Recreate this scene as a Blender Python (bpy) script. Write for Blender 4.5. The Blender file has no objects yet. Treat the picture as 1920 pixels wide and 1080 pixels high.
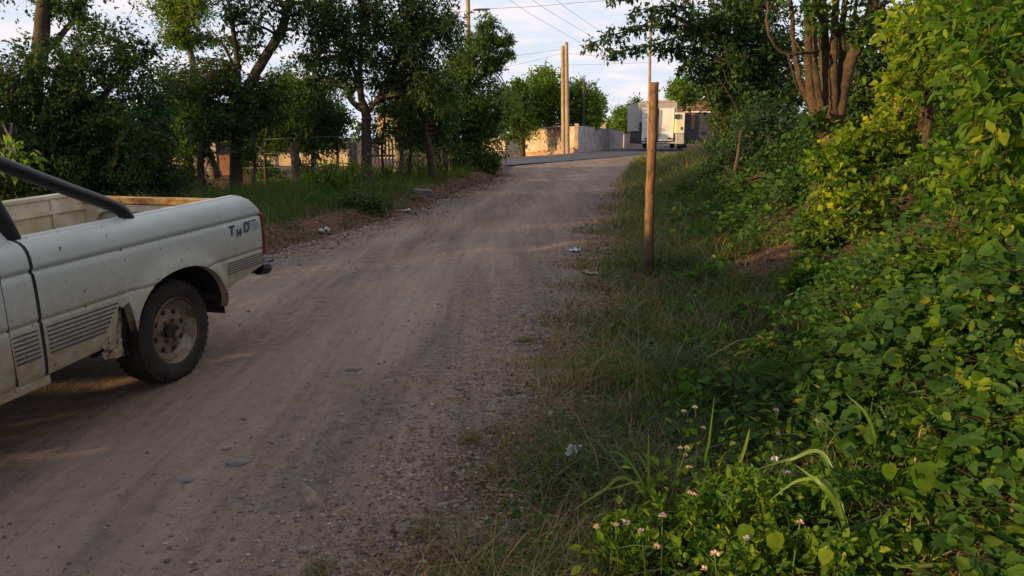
import bpy, bmesh, math, random
import numpy as np
from mathutils import Matrix, Vector, noise as mnoise

random.seed(7)
rng = np.random.default_rng(7)
S = bpy.context.scene
COL = S.collection

# ------------------------------------------------------------------ camera
FPX, PITCH, CAMZ = 1387.0, math.radians(11.6), 1.68
cam_d = bpy.data.cameras.new('camera')
cam_d.sensor_width = 36.0
cam_d.lens = FPX / 1920 * 36
cam_d.clip_start = 0.05
cam_d.clip_end = 3000
cam = bpy.data.objects.new('camera', cam_d)
COL.objects.link(cam)
cam.location = (0, 0, CAMZ)
cam.rotation_euler = (math.radians(90) - PITCH, 0, 0)
S.camera = cam

# ------------------------------------------------------------------ light
SUN_DIR = np.array([0.890, 0.455])           # horizontal direction the light travels in
SUN_EL = math.radians(9.3)
EXPOSURE = 0.95
world = bpy.data.worlds.new("World")
S.world = world
world.use_nodes = True
wt = world.node_tree
wt.nodes.clear()
def WN(t, **k):
    n = wt.nodes.new(t)
    for a, b in k.items(): setattr(n, a, b)
    return n
sky = WN('ShaderNodeTexSky', sky_type='NISHITA', sun_disc=False)
sky.sun_elevation = SUN_EL
sky.sun_rotation = math.atan2(-SUN_DIR[0], -SUN_DIR[1])
sky.air_density = 1.0; sky.dust_density = 0.6; sky.ozone_density = 2.0
tc = WN('ShaderNodeTexCoord')
sep = WN('ShaderNodeSeparateXYZ'); wt.links.new(tc.outputs['Generated'], sep.inputs[0])
# clouds: direction projected on a flat layer overhead
add = WN('ShaderNodeMath', operation='ADD'); add.inputs[1].default_value = 0.12
wt.links.new(sep.outputs['Z'], add.inputs[0])
mxz = WN('ShaderNodeMath', operation='MAXIMUM'); mxz.inputs[1].default_value = 0.05
wt.links.new(add.outputs[0], mxz.inputs[0])
dx = WN('ShaderNodeMath', operation='DIVIDE'); dy = WN('ShaderNodeMath', operation='DIVIDE')
wt.links.new(sep.outputs['X'], dx.inputs[0]); wt.links.new(mxz.outputs[0], dx.inputs[1])
wt.links.new(sep.outputs['Y'], dy.inputs[0]); wt.links.new(mxz.outputs[0], dy.inputs[1])
cmb = WN('ShaderNodeCombineXYZ')
wt.links.new(dx.outputs[0], cmb.inputs[0]); wt.links.new(dy.outputs[0], cmb.inputs[1])
nz = WN('ShaderNodeTexNoise'); nz.inputs['Scale'].default_value = 1.3; nz.inputs['Detail'].default_value = 7; nz.inputs['Roughness'].default_value = 0.62
nz.inputs['Distortion'].default_value = 0.4
wt.links.new(cmb.outputs[0], nz.inputs['Vector'])
mr = WN('ShaderNodeMapRange'); mr.inputs['From Min'].default_value = 0.40; mr.inputs['From Max'].default_value = 0.66
wt.links.new(nz.outputs['Fac'], mr.inputs['Value'])
# haze near the horizon carries more cloud
mh = WN('ShaderNodeMapRange'); mh.inputs['From Min'].default_value = 0.35; mh.inputs['From Max'].default_value = 0.02
mh.inputs['To Min'].default_value = 0.55; mh.inputs['To Max'].default_value = 0.80
wt.links.new(sep.outputs['Z'], mh.inputs['Value'])
mm = WN('ShaderNodeMath', operation='MULTIPLY'); wt.links.new(mr.outputs[0], mm.inputs[0]); wt.links.new(mh.outputs[0], mm.inputs[1])
ad2 = WN('ShaderNodeMath', operation='ADD'); ad2.use_clamp = True; ad2.inputs[1].default_value = 0.86
wt.links.new(mm.outputs[0], ad2.inputs[0])
nz2 = WN('ShaderNodeTexNoise'); nz2.inputs['Scale'].default_value = 2.6; nz2.inputs['Detail'].default_value = 5
wt.links.new(cmb.outputs[0], nz2.inputs['Vector'])
mr2 = WN('ShaderNodeMapRange'); mr2.inputs['From Min'].default_value = 0.45; mr2.inputs['From Max'].default_value = 0.62
wt.links.new(nz2.outputs['Fac'], mr2.inputs['Value'])
ccol = WN('ShaderNodeMix', data_type='RGBA')
ccol.inputs[6].default_value = (4.1, 4.4, 5.1, 1); ccol.inputs[7].default_value = (5.2, 4.8, 5.0, 1)
wt.links.new(mr2.outputs[0], ccol.inputs[0])
mix = WN('ShaderNodeMix', data_type='RGBA')
wt.links.new(ad2.outputs[0], mix.inputs[0]); wt.links.new(sky.outputs[0], mix.inputs[6]); wt.links.new(ccol.outputs[2], mix.inputs[7])
bg = WN('ShaderNodeBackground'); bg.inputs['Strength'].default_value = 0.10
out = WN('ShaderNodeOutputWorld')
wt.links.new(mix.outputs[2], bg.inputs[0]); wt.links.new(bg.outputs[0], out.inputs[0])

sun_d = bpy.data.lights.new('sun', 'SUN')
sun_d.energy = 5.0; sun_d.angle = math.radians(0.6); sun_d.color = (1.0, 0.66, 0.28)
sun = bpy.data.objects.new('sun', sun_d); COL.objects.link(sun)
sv = Vector((SUN_DIR[0] * math.cos(SUN_EL), SUN_DIR[1] * math.cos(SUN_EL), -math.sin(SUN_EL)))
sun.rotation_euler = sv.to_track_quat('-Z', 'Y').to_euler()
sun.location = (-20, -10, 12)

S.view_settings.view_transform = 'Standard'
S.view_settings.look = 'None'
S.view_settings.exposure = EXPOSURE
S.view_settings.gamma = 1
S.view_settings.use_curve_mapping = False
S.render.engine = 'CYCLES'
S.cycles.max_bounces = 6
S.cycles.transparent_max_bounces = 8
S.cycles.use_denoising = True

# ------------------------------------------------------------------ ground shape
def sstep(a, b, x):
    t = np.clip((np.asarray(x, float) - a) / (b - a), 0, 1)
    return t * t * (3 - 2 * t)
RY = [-14, 0, 2.4, 3.8, 6.8, 13.4, 24, 39, 60]
RXr = [-4.6, -1.1, -0.42, -0.05, 0.52, 1.65, 3.55, 6.4, 11.5]
LY = [-14, 0, 4.5, 9.0, 13.4, 24.3, 34, 60]
LXl = [-8.6, -5.6, -4.4, -2.95, -1.75, -0.25, 0.3, 3.0]
def Xr(y): return np.interp(y, RY, RXr)
def Xl(y): return np.interp(y, LY, LXl)
def hz(x, y):
    x = np.asarray(x, float); y = np.asarray(y, float)
    z = 0.5 * (1 - np.exp(-np.maximum(y, -3) / 14))
    a = (x - 4.7) - 0.28 * (y - 56)
    z = z - 0.1 * np.clip(-a, 0, 25) * sstep(40, 58, y)
    d = x - Xr(y)
    fade = 1 - sstep(26, 40, y)
    bump = 0.05 * np.sin(x * 2.1 + y * 1.3) + 0.04 * np.sin(x * 3.7 - y * 2.2 + 1)
    z = z + fade * (0.95 * sstep(0.7, 3.6, d) + 0.5 * sstep(3.5, 9, d) + bump * sstep(0.3, 1.2, d))
    e = Xl(y) - x
    z = z + fade * (0.16 * sstep(0.25, 0.7, e) + 0.04 * np.sin(y * 2.3 + x) * sstep(0.3, 1, e)) - 0.25 * fade * sstep(2.5, 7, e)
    # wheel ruts
    m = (1 - sstep(-0.4, 0.3, d)) * (1 - sstep(-0.4, 0.3, e)) * fade
    c = 0.5 * (Xl(y) + Xr(y)) + 0.35
    r = np.exp(-((np.abs(x - c) - 0.78) / 0.22) ** 2)
    z = z - 0.022 * r * m
    n = .007 * np.sin(3.1 * x + 1.7 * y + np.sin(1.3 * y)) + .006 * np.sin(5.3 * x - 2.9 * y + np.sin(2.1 * x)) + .004 * np.sin(9 * x + 4 * y + 1) * np.sin(7 * y - 4 * x) + .002 * np.sin(23 * x + 11 * y) * np.sin(19 * y - 8 * x)
    return z + n * sstep(-3, 0, y) * (1 - sstep(18, 30, y))

CF = np.array([0, math.cos(PITCH), -math.sin(PITCH)]); CU = np.array([0, math.sin(PITCH), math.cos(PITCH)])
CC = np.array([0, 0, CAMZ])
def ray(px, py):
    r = np.array([px - 960.0, 0, 0]) + CU * (540 - py) + CF * FPX
    return r / r[1]
def at(px, py, Y): return CC + ray(px, py) * Y              # a point at distance Y in the photograph's direction
def gp(px, py):
    r = ray(px, py); lo, hi = 0.4, 160
    for _ in range(50):
        m = (lo + hi) / 2
        if CAMZ + r[2] * m > float(hz(r[0] * m, m)): lo = m
        else: hi = m
    return CC + r * lo

# ------------------------------------------------------------------ helpers
def tag(o, label=None, cat=None, group=None, kind=None):
    if label: o['label'] = label
    if cat: o['category'] = cat
    if group: o['group'] = group
    if kind: o['kind'] = kind
    return o
def empty(name, label, cat, loc=(0, 0, 0), group=None, mat=None):
    o = bpy.data.objects.new(name, None); COL.objects.link(o)
    o.empty_display_size = 0.1
    if mat is not None: o.matrix_world = mat
    else: o.location = tuple(loc)
    return tag(o, label, cat, group)
def mesh_np(name, V, F, mat=None, parent=None, tint=None, smooth=False, uniform=True):
    """V (n,3), F (m,k) array or list of tuples; parent's location is subtracted (world coords in)."""
    me = bpy.data.meshes.new(name)
    V = np.asarray(V, np.float32)
    if uniform and not isinstance(F, list):
        F = np.asarray(F, np.int32); m, k = F.shape
        me.vertices.add(len(V)); me.vertices.foreach_set('co', V.ravel())
        me.loops.add(m * k); me.loops.foreach_set('vertex_index', F.ravel())
        me.polygons.add(m)
        me.polygons.foreach_set('loop_start', np.arange(0, m * k, k, dtype=np.int32))
        me.polygons.foreach_set('loop_total', np.full(m, k, np.int32))
        me.update(calc_edges=True)
    else:
        me.from_pydata([tuple(map(float, v)) for v in V], [], [tuple(int(i) for i in f) for f in F]); me.update()
    if tint is not None:
        a = me.attributes.new('tint', 'FLOAT', 'POINT'); a.data.foreach_set('value', np.asarray(tint, np.float32))
    if smooth:
        me.polygons.foreach_set('use_smooth', np.ones(len(me.polygons), bool))
    if mat: me.materials.append(mat)
    o = bpy.data.objects.new(name, me); COL.objects.link(o)
    if parent is not None:
        o.parent = parent
    return o
def wpart(name, V, F, mat, parent, **k):
    """geometry given in world coordinates, parent an unrotated empty"""
    V = np.asarray(V, float) - np.array(parent.location)
    return mesh_np(name, V, F, mat, parent, **k)
class MB:
    def __init__(s): s.v = []; s.f = []
    def add(s, V, F):
        n = len(s.v); s.v += [tuple(map(float, p)) for p in V]; s.f += [tuple(i + n for i in f) for f in F]
        return s
    def box(s, c, d, R=None):
        c = np.array(c, float); d = np.array(d, float) / 2
        P = [np.array([x, y, z]) * d for x in (-1, 1) for y in (-1, 1) for z in (-1, 1)]
        if R is not None: P = [R @ p for p in P]
        return s.add([p + c for p in P], [(0, 1, 3, 2), (4, 6, 7, 5), (0, 4, 5, 1), (2, 3, 7, 6), (0, 2, 6, 4), (1, 5, 7, 3)])
    def tube(s, pts, rad, n=8, cap=True):
        V, F = tube_geo(pts, rad, n, cap); return s.add(V, F)
    def lathe(s, prof, n=32, axis='y', c=(0, 0, 0), closed=False):
        """prof: (radius, offset along axis)"""
        V = []; F = []
        for r, h in prof:
            for i in range(n):
                a = 2 * math.pi * i / n
                p = {'y': (r * math.cos(a), h, r * math.sin(a)), 'z': (r * math.cos(a), r * math.sin(a), h), 'x': (h, r * math.cos(a), r * math.sin(a))}[axis]
                V.append((p[0] + c[0], p[1] + c[1], p[2] + c[2]))
        m = len(prof)
        for j in range(m - 1 + (1 if closed else 0)):
            j2 = (j + 1) % m
            for i in range(n):
                F.append((j * n + i, j * n + (i + 1) % n, j2 * n + (i + 1) % n, j2 * n + i))
        return s.add(V, F)
    def build(s, name, mat, parent=None, smooth=False, bevel=0, tint=None):
        me = bpy.data.meshes.new(name); me.from_pydata(s.v, [], s.f); me.update()
        if bevel:
            bm = bmesh.new(); bm.from_mesh(me)
            bmesh.ops.bevel(bm, geom=list(bm.edges), offset=bevel, segments=2, affect='EDGES', profile=0.6, clamp_overlap=True)
            bmesh.ops.recalc_face_normals(bm, faces=bm.faces); bm.to_mesh(me); bm.free()
        else:
            bm = bmesh.new(); bm.from_mesh(me); bmesh.ops.recalc_face_normals(bm, faces=bm.faces); bm.to_mesh(me); bm.free()
        if smooth:
            me.polygons.foreach_set('use_smooth', np.ones(len(me.polygons), bool))
        if mat: me.materials.append(mat)
        o = bpy.data.objects.new(name, me); COL.objects.link(o)
        if parent is not None: o.parent = parent
        return o
def tube_geo(pts, rad, n=8, cap=True):
    P = np.asarray(pts, float); m = len(P)
    rad = np.full(m, rad) if np.isscalar(rad) else np.asarray(rad, float)
    T = np.gradient(P, axis=0); T /= np.linalg.norm(T, axis=1)[:, None] + 1e-9
    u = np.cross(T[0], [0, 0, 1.0])
    if np.linalg.norm(u) < 0.1: u = np.cross(T[0], [1.0, 0, 0])
    u /= np.linalg.norm(u)
    V = []; F = []
    for i in range(m):
        u = u - T[i] * (u @ T[i]); u /= np.linalg.norm(u); w = np.cross(T[i], u)
        for k in range(n):
            a = 2 * math.pi * k / n
            V.append(P[i] + rad[i] * (math.cos(a) * u + math.sin(a) * w))
    for i in range(m - 1):
        for k in range(n):
            F.append((i * n + k, i * n + (k + 1) % n, (i + 1) * n + (k + 1) % n, (i + 1) * n + k))
    if cap:
        F.append(tuple(range(n))[::-1]); F.append(tuple((m - 1) * n + k for k in range(n)))
    return V, F
def bent(pts, n=12, wob=0.0, r=None, seed=0):
    """smooth a polyline (Catmull-Rom), add a wobble; r a list of radii at pts"""
    P = [np.array(p, float) for p in pts]; P = [2 * P[0] - P[1]] + P + [2 * P[-1] - P[-2]]
    q = []; rr = []; rs = random.Random(seed)
    for i in range(1, len(P) - 2):
        for j in range(n):
            t = j / n; a, b, c, d = P[i - 1:i + 3]
            q.append(.5 * ((2 * b) + (c - a) * t + (2 * a - 5 * b + 4 * c - d) * t * t + (3 * b - a - 3 * c + d) * t ** 3))
            if r: rr.append(r[i - 1] + (r[i] - r[i - 1]) * t)
    q.append(P[-2]); 
    if r: rr.append(r[-1])
    if wob:
        q = [p + np.array([rs.gauss(0, wob) for _ in range(3)]) if 0 < k < len(q) - 1 else p for k, p in enumerate(q)]
    return (q, rr) if r else q

# ------------------------------------------------------------------ materials
def newmat(name):
    m = bpy.data.materials.new(name); m.use_nodes = True
    nt = m.node_tree; nt.nodes.clear()
    return m, nt
def N(nt, t, **k):
    n = nt.nodes.new(t)
    for a, b in k.items():
        if a.startswith('_'): n.inputs[a[1:].replace('_', ' ')].default_value = b
        else: setattr(n, a, b)
    return n
def L(nt, a, b): nt.links.new(a, b)
def ramp(nt, stops, fac=None):
    r = nt.nodes.new('ShaderNodeValToRGB'); e = r.color_ramp.elements
    while len(e) < len(stops): e.new(0.5)
    for i, (p, c) in enumerate(stops):
        e[i].position = p; e[i].color = (*c, 1) if len(c) == 3 else c
    if fac is not None: nt.links.new(fac, r.inputs[0])
    return r
def noise_n(nt, scale, detail=5, rough=0.6, vec=None, dist=0):
    n = nt.nodes.new('ShaderNodeTexNoise'); n.inputs['Scale'].default_value = scale
    n.inputs['Detail'].default_value = detail; n.inputs['Roughness'].default_value = rough; n.inputs['Distortion'].default_value = dist
    if vec is not None: nt.links.new(vec, n.inputs['Vector'])
    return n
def simple(name, col, rough=0.8, var=0.25, scale=8.0, bump=0.2, metal=0.0, col2=None, spec=0.3, thr=(0.4, 0.62), bscale=None, dist=0.01):
    """base colour with a noisy second colour and fine relief"""
    m, nt = newmat(name)
    co = N(nt, 'ShaderNodeTexCoord')
    n = noise_n(nt, scale, 7, 0.65, co.outputs['Object'])
    c2 = col2 if col2 else tuple(c * (1 - var) for c in col)
    r = ramp(nt, [(thr[0], col), (thr[1], c2)], n.outputs['Fac'])
    b = N(nt, 'ShaderNodeBsdfPrincipled', _Roughness=rough, _Metallic=metal)
    b.inputs['Specular IOR Level'].default_value = spec
    L(nt, r.outputs[0], b.inputs['Base Color'])
    if bump:
        n2 = noise_n(nt, bscale or scale * 6, 6, 0.7, co.outputs['Object'])
        bp = N(nt, 'ShaderNodeBump', _Strength=bump, _Distance=dist); L(nt, n2.outputs['Fac'], bp.inputs['Height']); L(nt, bp.outputs[0], b.inputs['Normal'])
    o = N(nt, 'ShaderNodeOutputMaterial'); L(nt, b.outputs[0], o.inputs[0])
    return m
def leafmat(name, stops, trans=0.4, rough=0.58, spec=0.14):
    m, nt = newmat(name)
    a = N(nt, 'ShaderNodeAttribute', attribute_name='tint')
    r = ramp(nt, stops, a.outputs['Fac'])
    co = N(nt, 'ShaderNodeTexCoord')
    n = noise_n(nt, 1.1, 3, 0.5, co.outputs['Object'])
    hs = N(nt, 'ShaderNodeHueSaturation')
    mp = N(nt, 'ShaderNodeMapRange'); mp.inputs['From Min'].default_value = .3; mp.inputs['From Max'].default_value = .7
    mp.inputs['To Min'].default_value = .75; mp.inputs['To Max'].default_value = 1.3
    L(nt, n.outputs['Fac'], mp.inputs['Value']); L(nt, mp.outputs[0], hs.inputs['Value']); L(nt, r.outputs[0], hs.inputs['Color'])
    b = N(nt, 'ShaderNodeBsdfPrincipled', _Roughness=rough); b.inputs['Specular IOR Level'].default_value = spec
    L(nt, hs.outputs[0], b.inputs['Base Color'])
    t = N(nt, 'ShaderNodeBsdfTranslucent')
    g = N(nt, 'ShaderNodeMix', data_type='RGBA', blend_type='MULTIPLY'); g.inputs[0].default_value = 1
    L(nt, hs.outputs[0], g.inputs[6]); g.inputs[7].default_value = (1.9, 1.8, 0.32, 1)
    L(nt, g.outputs[2], t.inputs[0])
    mx = N(nt, 'ShaderNodeMixShader'); mx.inputs[0].default_value = trans
    L(nt, b.outputs[0], mx.inputs[1]); L(nt, t.outputs[0], mx.inputs[2])
    o = N(nt, 'ShaderNodeOutputMaterial'); L(nt, mx.outputs[0], o.inputs[0])
    return m
M = {}
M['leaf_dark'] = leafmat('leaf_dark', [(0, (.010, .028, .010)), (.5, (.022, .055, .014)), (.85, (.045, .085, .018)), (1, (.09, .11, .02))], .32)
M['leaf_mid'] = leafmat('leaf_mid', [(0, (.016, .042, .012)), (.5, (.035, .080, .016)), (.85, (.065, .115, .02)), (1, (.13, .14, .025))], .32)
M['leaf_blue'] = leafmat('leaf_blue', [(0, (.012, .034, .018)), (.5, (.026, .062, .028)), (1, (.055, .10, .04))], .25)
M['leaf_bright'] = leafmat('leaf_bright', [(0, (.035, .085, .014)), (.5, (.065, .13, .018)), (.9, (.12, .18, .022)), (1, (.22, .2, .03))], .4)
M['leaf_vine'] = leafmat('leaf_vine', [(0, (.020, .055, .018)), (.45, (.046, .11, .020)), (.75, (.09, .165, .022)), (.93, (.16, .21, .026)), (1, (.22, .17, .04))], .5, .6, .12)
M['leaf_near'] = leafmat('leaf_near', [(0, (.024, .065, .015)), (.4, (.058, .125, .016)), (.75, (.125, .20, .02)), (1, (.24, .26, .028))], .55, .6, .12)  # leaf colour brightened for plants standing in sun
M['leaf_sunlit_yellow'] = leafmat('leaf_sunlit_yellow', [(0, (.04, .09, .014)), (.4, (.11, .18, .018)), (.75, (.20, .26, .022)), (.95, (.33, .32, .03)), (1, (.42, .32, .05))], .55, .6, .12)  # yellow of sunlit foliage put into the leaf colour
M['grass'] = leafmat('grass_blades', [(0, (.026, .055, .018)), (.35, (.05, .085, .026)), (.62, (.095, .105, .04)), (.8, (.17, .135, .068)), (1, (.27, .2, .11))], .3, .6, .2)
M['grass_left'] = leafmat('grass_left', [(0, (.020, .045, .014)), (.5, (.042, .080, .022)), (.9, (.075, .10, .032)), (1, (.16, .13, .06))], .35, .7, .1)
M['bark'] = simple('bark', (.065, .05, .038), .9, .5, 9, .8, bscale=30, dist=.03)
M['bark_pale'] = simple('bark_pale', (.16, .135, .11), .9, .45, 8, .7, bscale=26, dist=.02)
M['bark_warm'] = simple('bark_warm', (.105, .072, .045), .9, .55, 9, 1.0, bscale=38, dist=.05, col2=(.045, .034, .024))
M['twig'] = simple('twig', (.045, .035, .025), .9, .3, 9, 0)

def ground_material():
    m, nt = newmat('earth')
    co = N(nt, 'ShaderNodeTexCoord'); O = co.outputs['Object']
    at_ = N(nt, 'ShaderNodeAttribute', attribute_name='tint')      # 1 on the driven dirt, 0 on the verges
    # stretched coordinates along the road for tyre streaks
    mp = N(nt, 'ShaderNodeMapping'); mp.inputs['Rotation'].default_value = (0, 0, math.radians(12)); mp.inputs['Scale'].default_value = (1.0, .10, 1)
    L(nt, O, mp.inputs[0])
    tr = N(nt, 'ShaderNodeAttribute', attribute_name='track')
    nA = noise_n(nt, 3.2, 6, .6, mp.outputs[0], .4)
    mpf = N(nt, 'ShaderNodeMapping'); mpf.inputs['Rotation'].default_value = (0, 0, math.radians(13)); mpf.inputs['Scale'].default_value = (1.0, .035, 1); L(nt, O, mpf.inputs[0])
    nF = noise_n(nt, 17, 5, .65, mpf.outputs[0], .2)
    nB = noise_n(nt, .55, 5, .6, O)
    nC = noise_n(nt, 14, 8, .7, O)
    nD = noise_n(nt, 90, 4, .7, O)
    r1 = ramp(nt, [(.34, (.125, .096, .080)), (.5, (.166, .125, .102)), (.66, (.21, .156, .124))], nA.outputs['Fac'])
    r2 = ramp(nt, [(.36, (.12, .104, .10)), (.62, (.185, .130, .10))], nB.outputs['Fac'])
    m1 = N(nt, 'ShaderNodeMix', data_type='RGBA'); m1.inputs[0].default_value = .45
    L(nt, r1.outputs[0], m1.inputs[6]); L(nt, r2.outputs[0], m1.inputs[7])
    r3 = ramp(nt, [(.36, (.55, .55, .56)), (.50, (1, 1, 1)), (.68, (1.25, 1.2, 1.15))], nC.outputs['Fac'])
    m2 = N(nt, 'ShaderNodeMix', data_type='RGBA', blend_type='MULTIPLY'); m2.inputs[0].default_value = .8
    L(nt, m1.outputs[2], m2.inputs[6]); L(nt, r3.outputs[0], m2.inputs[7])
    r4 = ramp(nt, [(.35, (.6, .6, .6)), (.5, (1, 1, 1)), (.7, (1.3, 1.3, 1.3))], nD.outputs['Fac'])
    m3 = N(nt, 'ShaderNodeMix', data_type='RGBA', blend_type='MULTIPLY'); m3.inputs[0].default_value = .7
    L(nt, m2.outputs[2], m3.inputs[6]); L(nt, r4.outputs[0], m3.inputs[7])
    # packed, dusty wheel tracks: paler and finer than the gravel between them
    tk_ = N(nt, 'ShaderNodeMath', operation='MULTIPLY_ADD'); tk_.inputs[1].default_value = 1.0; L(nt, tr.outputs['Fac'], tk_.inputs[0])
    ta = N(nt, 'ShaderNodeMath', operation='MULTIPLY_ADD'); ta.inputs[1].default_value = 1.6; ta.inputs[2].default_value = -.8; L(nt, nA.outputs['Fac'], ta.inputs[0]); L(nt, ta.outputs[0], tk_.inputs[2]); tk_.use_clamp = True
    rt = ramp(nt, [(.35, (.192, .147, .118)), (.62, (.246, .185, .145))], nA.outputs['Fac'])
    mt = N(nt, 'ShaderNodeMix', data_type='RGBA'); tf = N(nt, 'ShaderNodeMath', operation='MULTIPLY'); tf.inputs[1].default_value = .55; L(nt, tk_.outputs[0], tf.inputs[0])
    L(nt, tf.outputs[0], mt.inputs[0]); L(nt, m3.outputs[2], mt.inputs[6]); L(nt, rt.outputs[0], mt.inputs[7]); m3 = mt
    rf = ramp(nt, [(.36, (.72, .72, .73)), (.5, (1, 1, 1)), (.64, (1.22, 1.19, 1.15))], nF.outputs['Fac'])       # fine tyre streaks
    mf = N(nt, 'ShaderNodeMix', data_type='RGBA', blend_type='MULTIPLY'); mf.inputs[0].default_value = .42; L(nt, m3.outputs[2], mf.inputs[6]); L(nt, rf.outputs[0], mf.inputs[7]); m3 = mf
    # verge soil: darker, redder
    rv = ramp(nt, [(.38, (.055, .038, .028)), (.6, (.12, .062, .040))], nC.outputs['Fac'])
    m4 = N(nt, 'ShaderNodeMix', data_type='RGBA')
    L(nt, at_.outputs['Fac'], m4.inputs[0]); L(nt, rv.outputs[0], m4.inputs[6]); L(nt, m3.outputs[2], m4.inputs[7])
    b = N(nt, 'ShaderNodeBsdfPrincipled', _Roughness=.92); b.inputs['Specular IOR Level'].default_value = .15
    L(nt, m4.outputs[2], b.inputs['Base Color'])
    vo = N(nt, 'ShaderNodeTexVoronoi'); vo.inputs['Scale'].default_value = 55; L(nt, O, vo.inputs['Vector'])
    s1 = N(nt, 'ShaderNodeMath', operation='MULTIPLY'); s1.inputs[1].default_value = .35; L(nt, vo.outputs['Distance'], s1.inputs[0])
    s2 = N(nt, 'ShaderNodeMath', operation='ADD'); L(nt, nC.outputs['Fac'], s2.inputs[0]); L(nt, s1.outputs[0], s2.inputs[1])
    s2b = N(nt, 'ShaderNodeMath', operation='MULTIPLY_ADD'); s2b.inputs[1].default_value = .6; L(nt, nF.outputs['Fac'], s2b.inputs[0]); L(nt, s2.outputs[0], s2b.inputs[2])
    s3 = N(nt, 'ShaderNodeMath', operation='MULTIPLY_ADD'); s3.inputs[1].default_value = .35; L(nt, nD.outputs['Fac'], s3.inputs[0]); L(nt, s2b.outputs[0], s3.inputs[2])
    bs = N(nt, 'ShaderNodeMapRange'); bs.inputs['To Min'].default_value = .75; bs.inputs['To Max'].default_value = .3; L(nt, tk_.outputs[0], bs.inputs['Value'])
    bp = N(nt, 'ShaderNodeBump', _Distance=.018); L(nt, bs.outputs[0], bp.inputs['Strength']); L(nt, s3.outputs[0], bp.inputs['Height']); L(nt, bp.outputs[0], b.inputs['Normal'])
    o = N(nt, 'ShaderNodeOutputMaterial'); L(nt, b.outputs[0], o.inputs[0])
    return m
M['earth'] = ground_material()
M['asphalt'] = simple('asphalt', (.048, .052, .066), .85, .3, 3, .3, bscale=40)
M['stone'] = simple('stone', (.20, .17, .155), .85, .5, 5, .3)
M['stone_blue'] = simple('stone_blue', (.165, .148, .142), .9, .4, 6, .3)
def post_material():
    m, nt = newmat('post_wood'); co = N(nt, 'ShaderNodeTexCoord'); O = co.outputs['Object']
    mp = N(nt, 'ShaderNodeMapping'); mp.inputs['Scale'].default_value = (1, 1, .06); L(nt, O, mp.inputs[0])
    a = noise_n(nt, 60, 6, .7, mp.outputs[0], .6); b_ = noise_n(nt, 5, 6, .7, O); k = noise_n(nt, 120, 3, .6, mp.outputs[0])
    r1 = ramp(nt, [(.36, (.05, .031, .021)), (.5, (.15, .088, .050)), (.7, (.215, .13, .072))], a.outputs['Fac'])
    r2 = ramp(nt, [(.36, (.35, .33, .32)), (.52, (1, 1, 1))], b_.outputs['Fac'])
    mx = N(nt, 'ShaderNodeMix', data_type='RGBA', blend_type='MULTIPLY'); mx.inputs[0].default_value = .8; L(nt, r1.outputs[0], mx.inputs[6]); L(nt, r2.outputs[0], mx.inputs[7])
    sp = N(nt, 'ShaderNodeSeparateXYZ'); L(nt, O, sp.inputs[0])
    g = N(nt, 'ShaderNodeMapRange'); g.inputs['From Min'].default_value = .15; g.inputs['From Max'].default_value = .75; g.inputs['To Min'].default_value = .75; g.inputs['To Max'].default_value = 0; L(nt, sp.outputs['Z'], g.inputs['Value'])
    m2 = N(nt, 'ShaderNodeMix', data_type='RGBA'); L(nt, g.outputs[0], m2.inputs[0]); L(nt, mx.outputs[2], m2.inputs[6]); m2.inputs[7].default_value = (.06, .035, .025, 1)   # darker towards the foot
    b = N(nt, 'ShaderNodeBsdfPrincipled', _Roughness=.9); b.inputs['Specular IOR Level'].default_value = .15; L(nt, m2.outputs[2], b.inputs['Base Color'])
    bp = N(nt, 'ShaderNodeBump', _Strength=1.0, _Distance=.012); L(nt, a.outputs['Fac'], bp.inputs['Height']); L(nt, bp.outputs[0], b.inputs['Normal'])
    o = N(nt, 'ShaderNodeOutputMaterial'); L(nt, b.outputs[0], o.inputs[0]); return m
M['plastic'] = simple('plastic_scrap', (.46, .52, .50), .35, .4, 30, .2, spec=.4)

# ------------------------------------------------------------------ ground sheets
def frange(a, b, s):
    return list(np.arange(a, b, s))
gx = sorted(set(np.round(np.concatenate([np.linspace(-900, -60, 12), np.linspace(-60, -10, 30), frange(-10, -5, .22), frange(-5, 4.5, .075), frange(4.5, 12, .25), np.linspace(12, 60, 30), np.linspace(60, 900, 12)]), 4)))
gy = sorted(set(np.round(np.concatenate([np.linspace(-200, -20, 8), frange(-20, 1, .7), frange(1, 12, .085), frange(12, 30, .25), frange(30, 110, 1.5), np.linspace(110, 1500, 16)]), 4)))
GX, GY = np.meshgrid(np.array(gx), np.array(gy))
GZ = hz(GX, GY)
wob = 0.10 * np.sin(GY * 2.7) + 0.08 * np.sin(GY * 6.1 + 1) + .06 * np.sin(GY * 13 + GX * 5)
dr = GX - Xr(GY) + wob; dl = Xl(GY) - GX + wob
road = (1 - sstep(-.1, .35, dr)) * (1 - sstep(-.15, .25, dl)) * (1 - sstep(60, 64, GY))
nv = GX.size; ny, nx = GX.shape
Vg = np.stack([GX.ravel(), GY.ravel(), GZ.ravel()], 1)
idx = np.arange(nv).reshape(ny, nx)
Fg = np.stack([idx[:-1, :-1], idx[:-1, 1:], idx[1:, 1:], idx[1:, :-1]], -1).reshape(-1, 4)
isroad = road.ravel()[Fg].mean(1) > .4
tt_ = (GX - Xl(GY)) / (Xr(GY) - Xl(GY)) + .03 * np.sin(GY * 1.9) + .02 * np.sin(GY * 4.7 + GX)
TRK = np.clip(np.exp(-((tt_ - .64) / .13) ** 2) + .8 * np.exp(-((tt_ - .27) / .09) ** 2), 0, 1)
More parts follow.
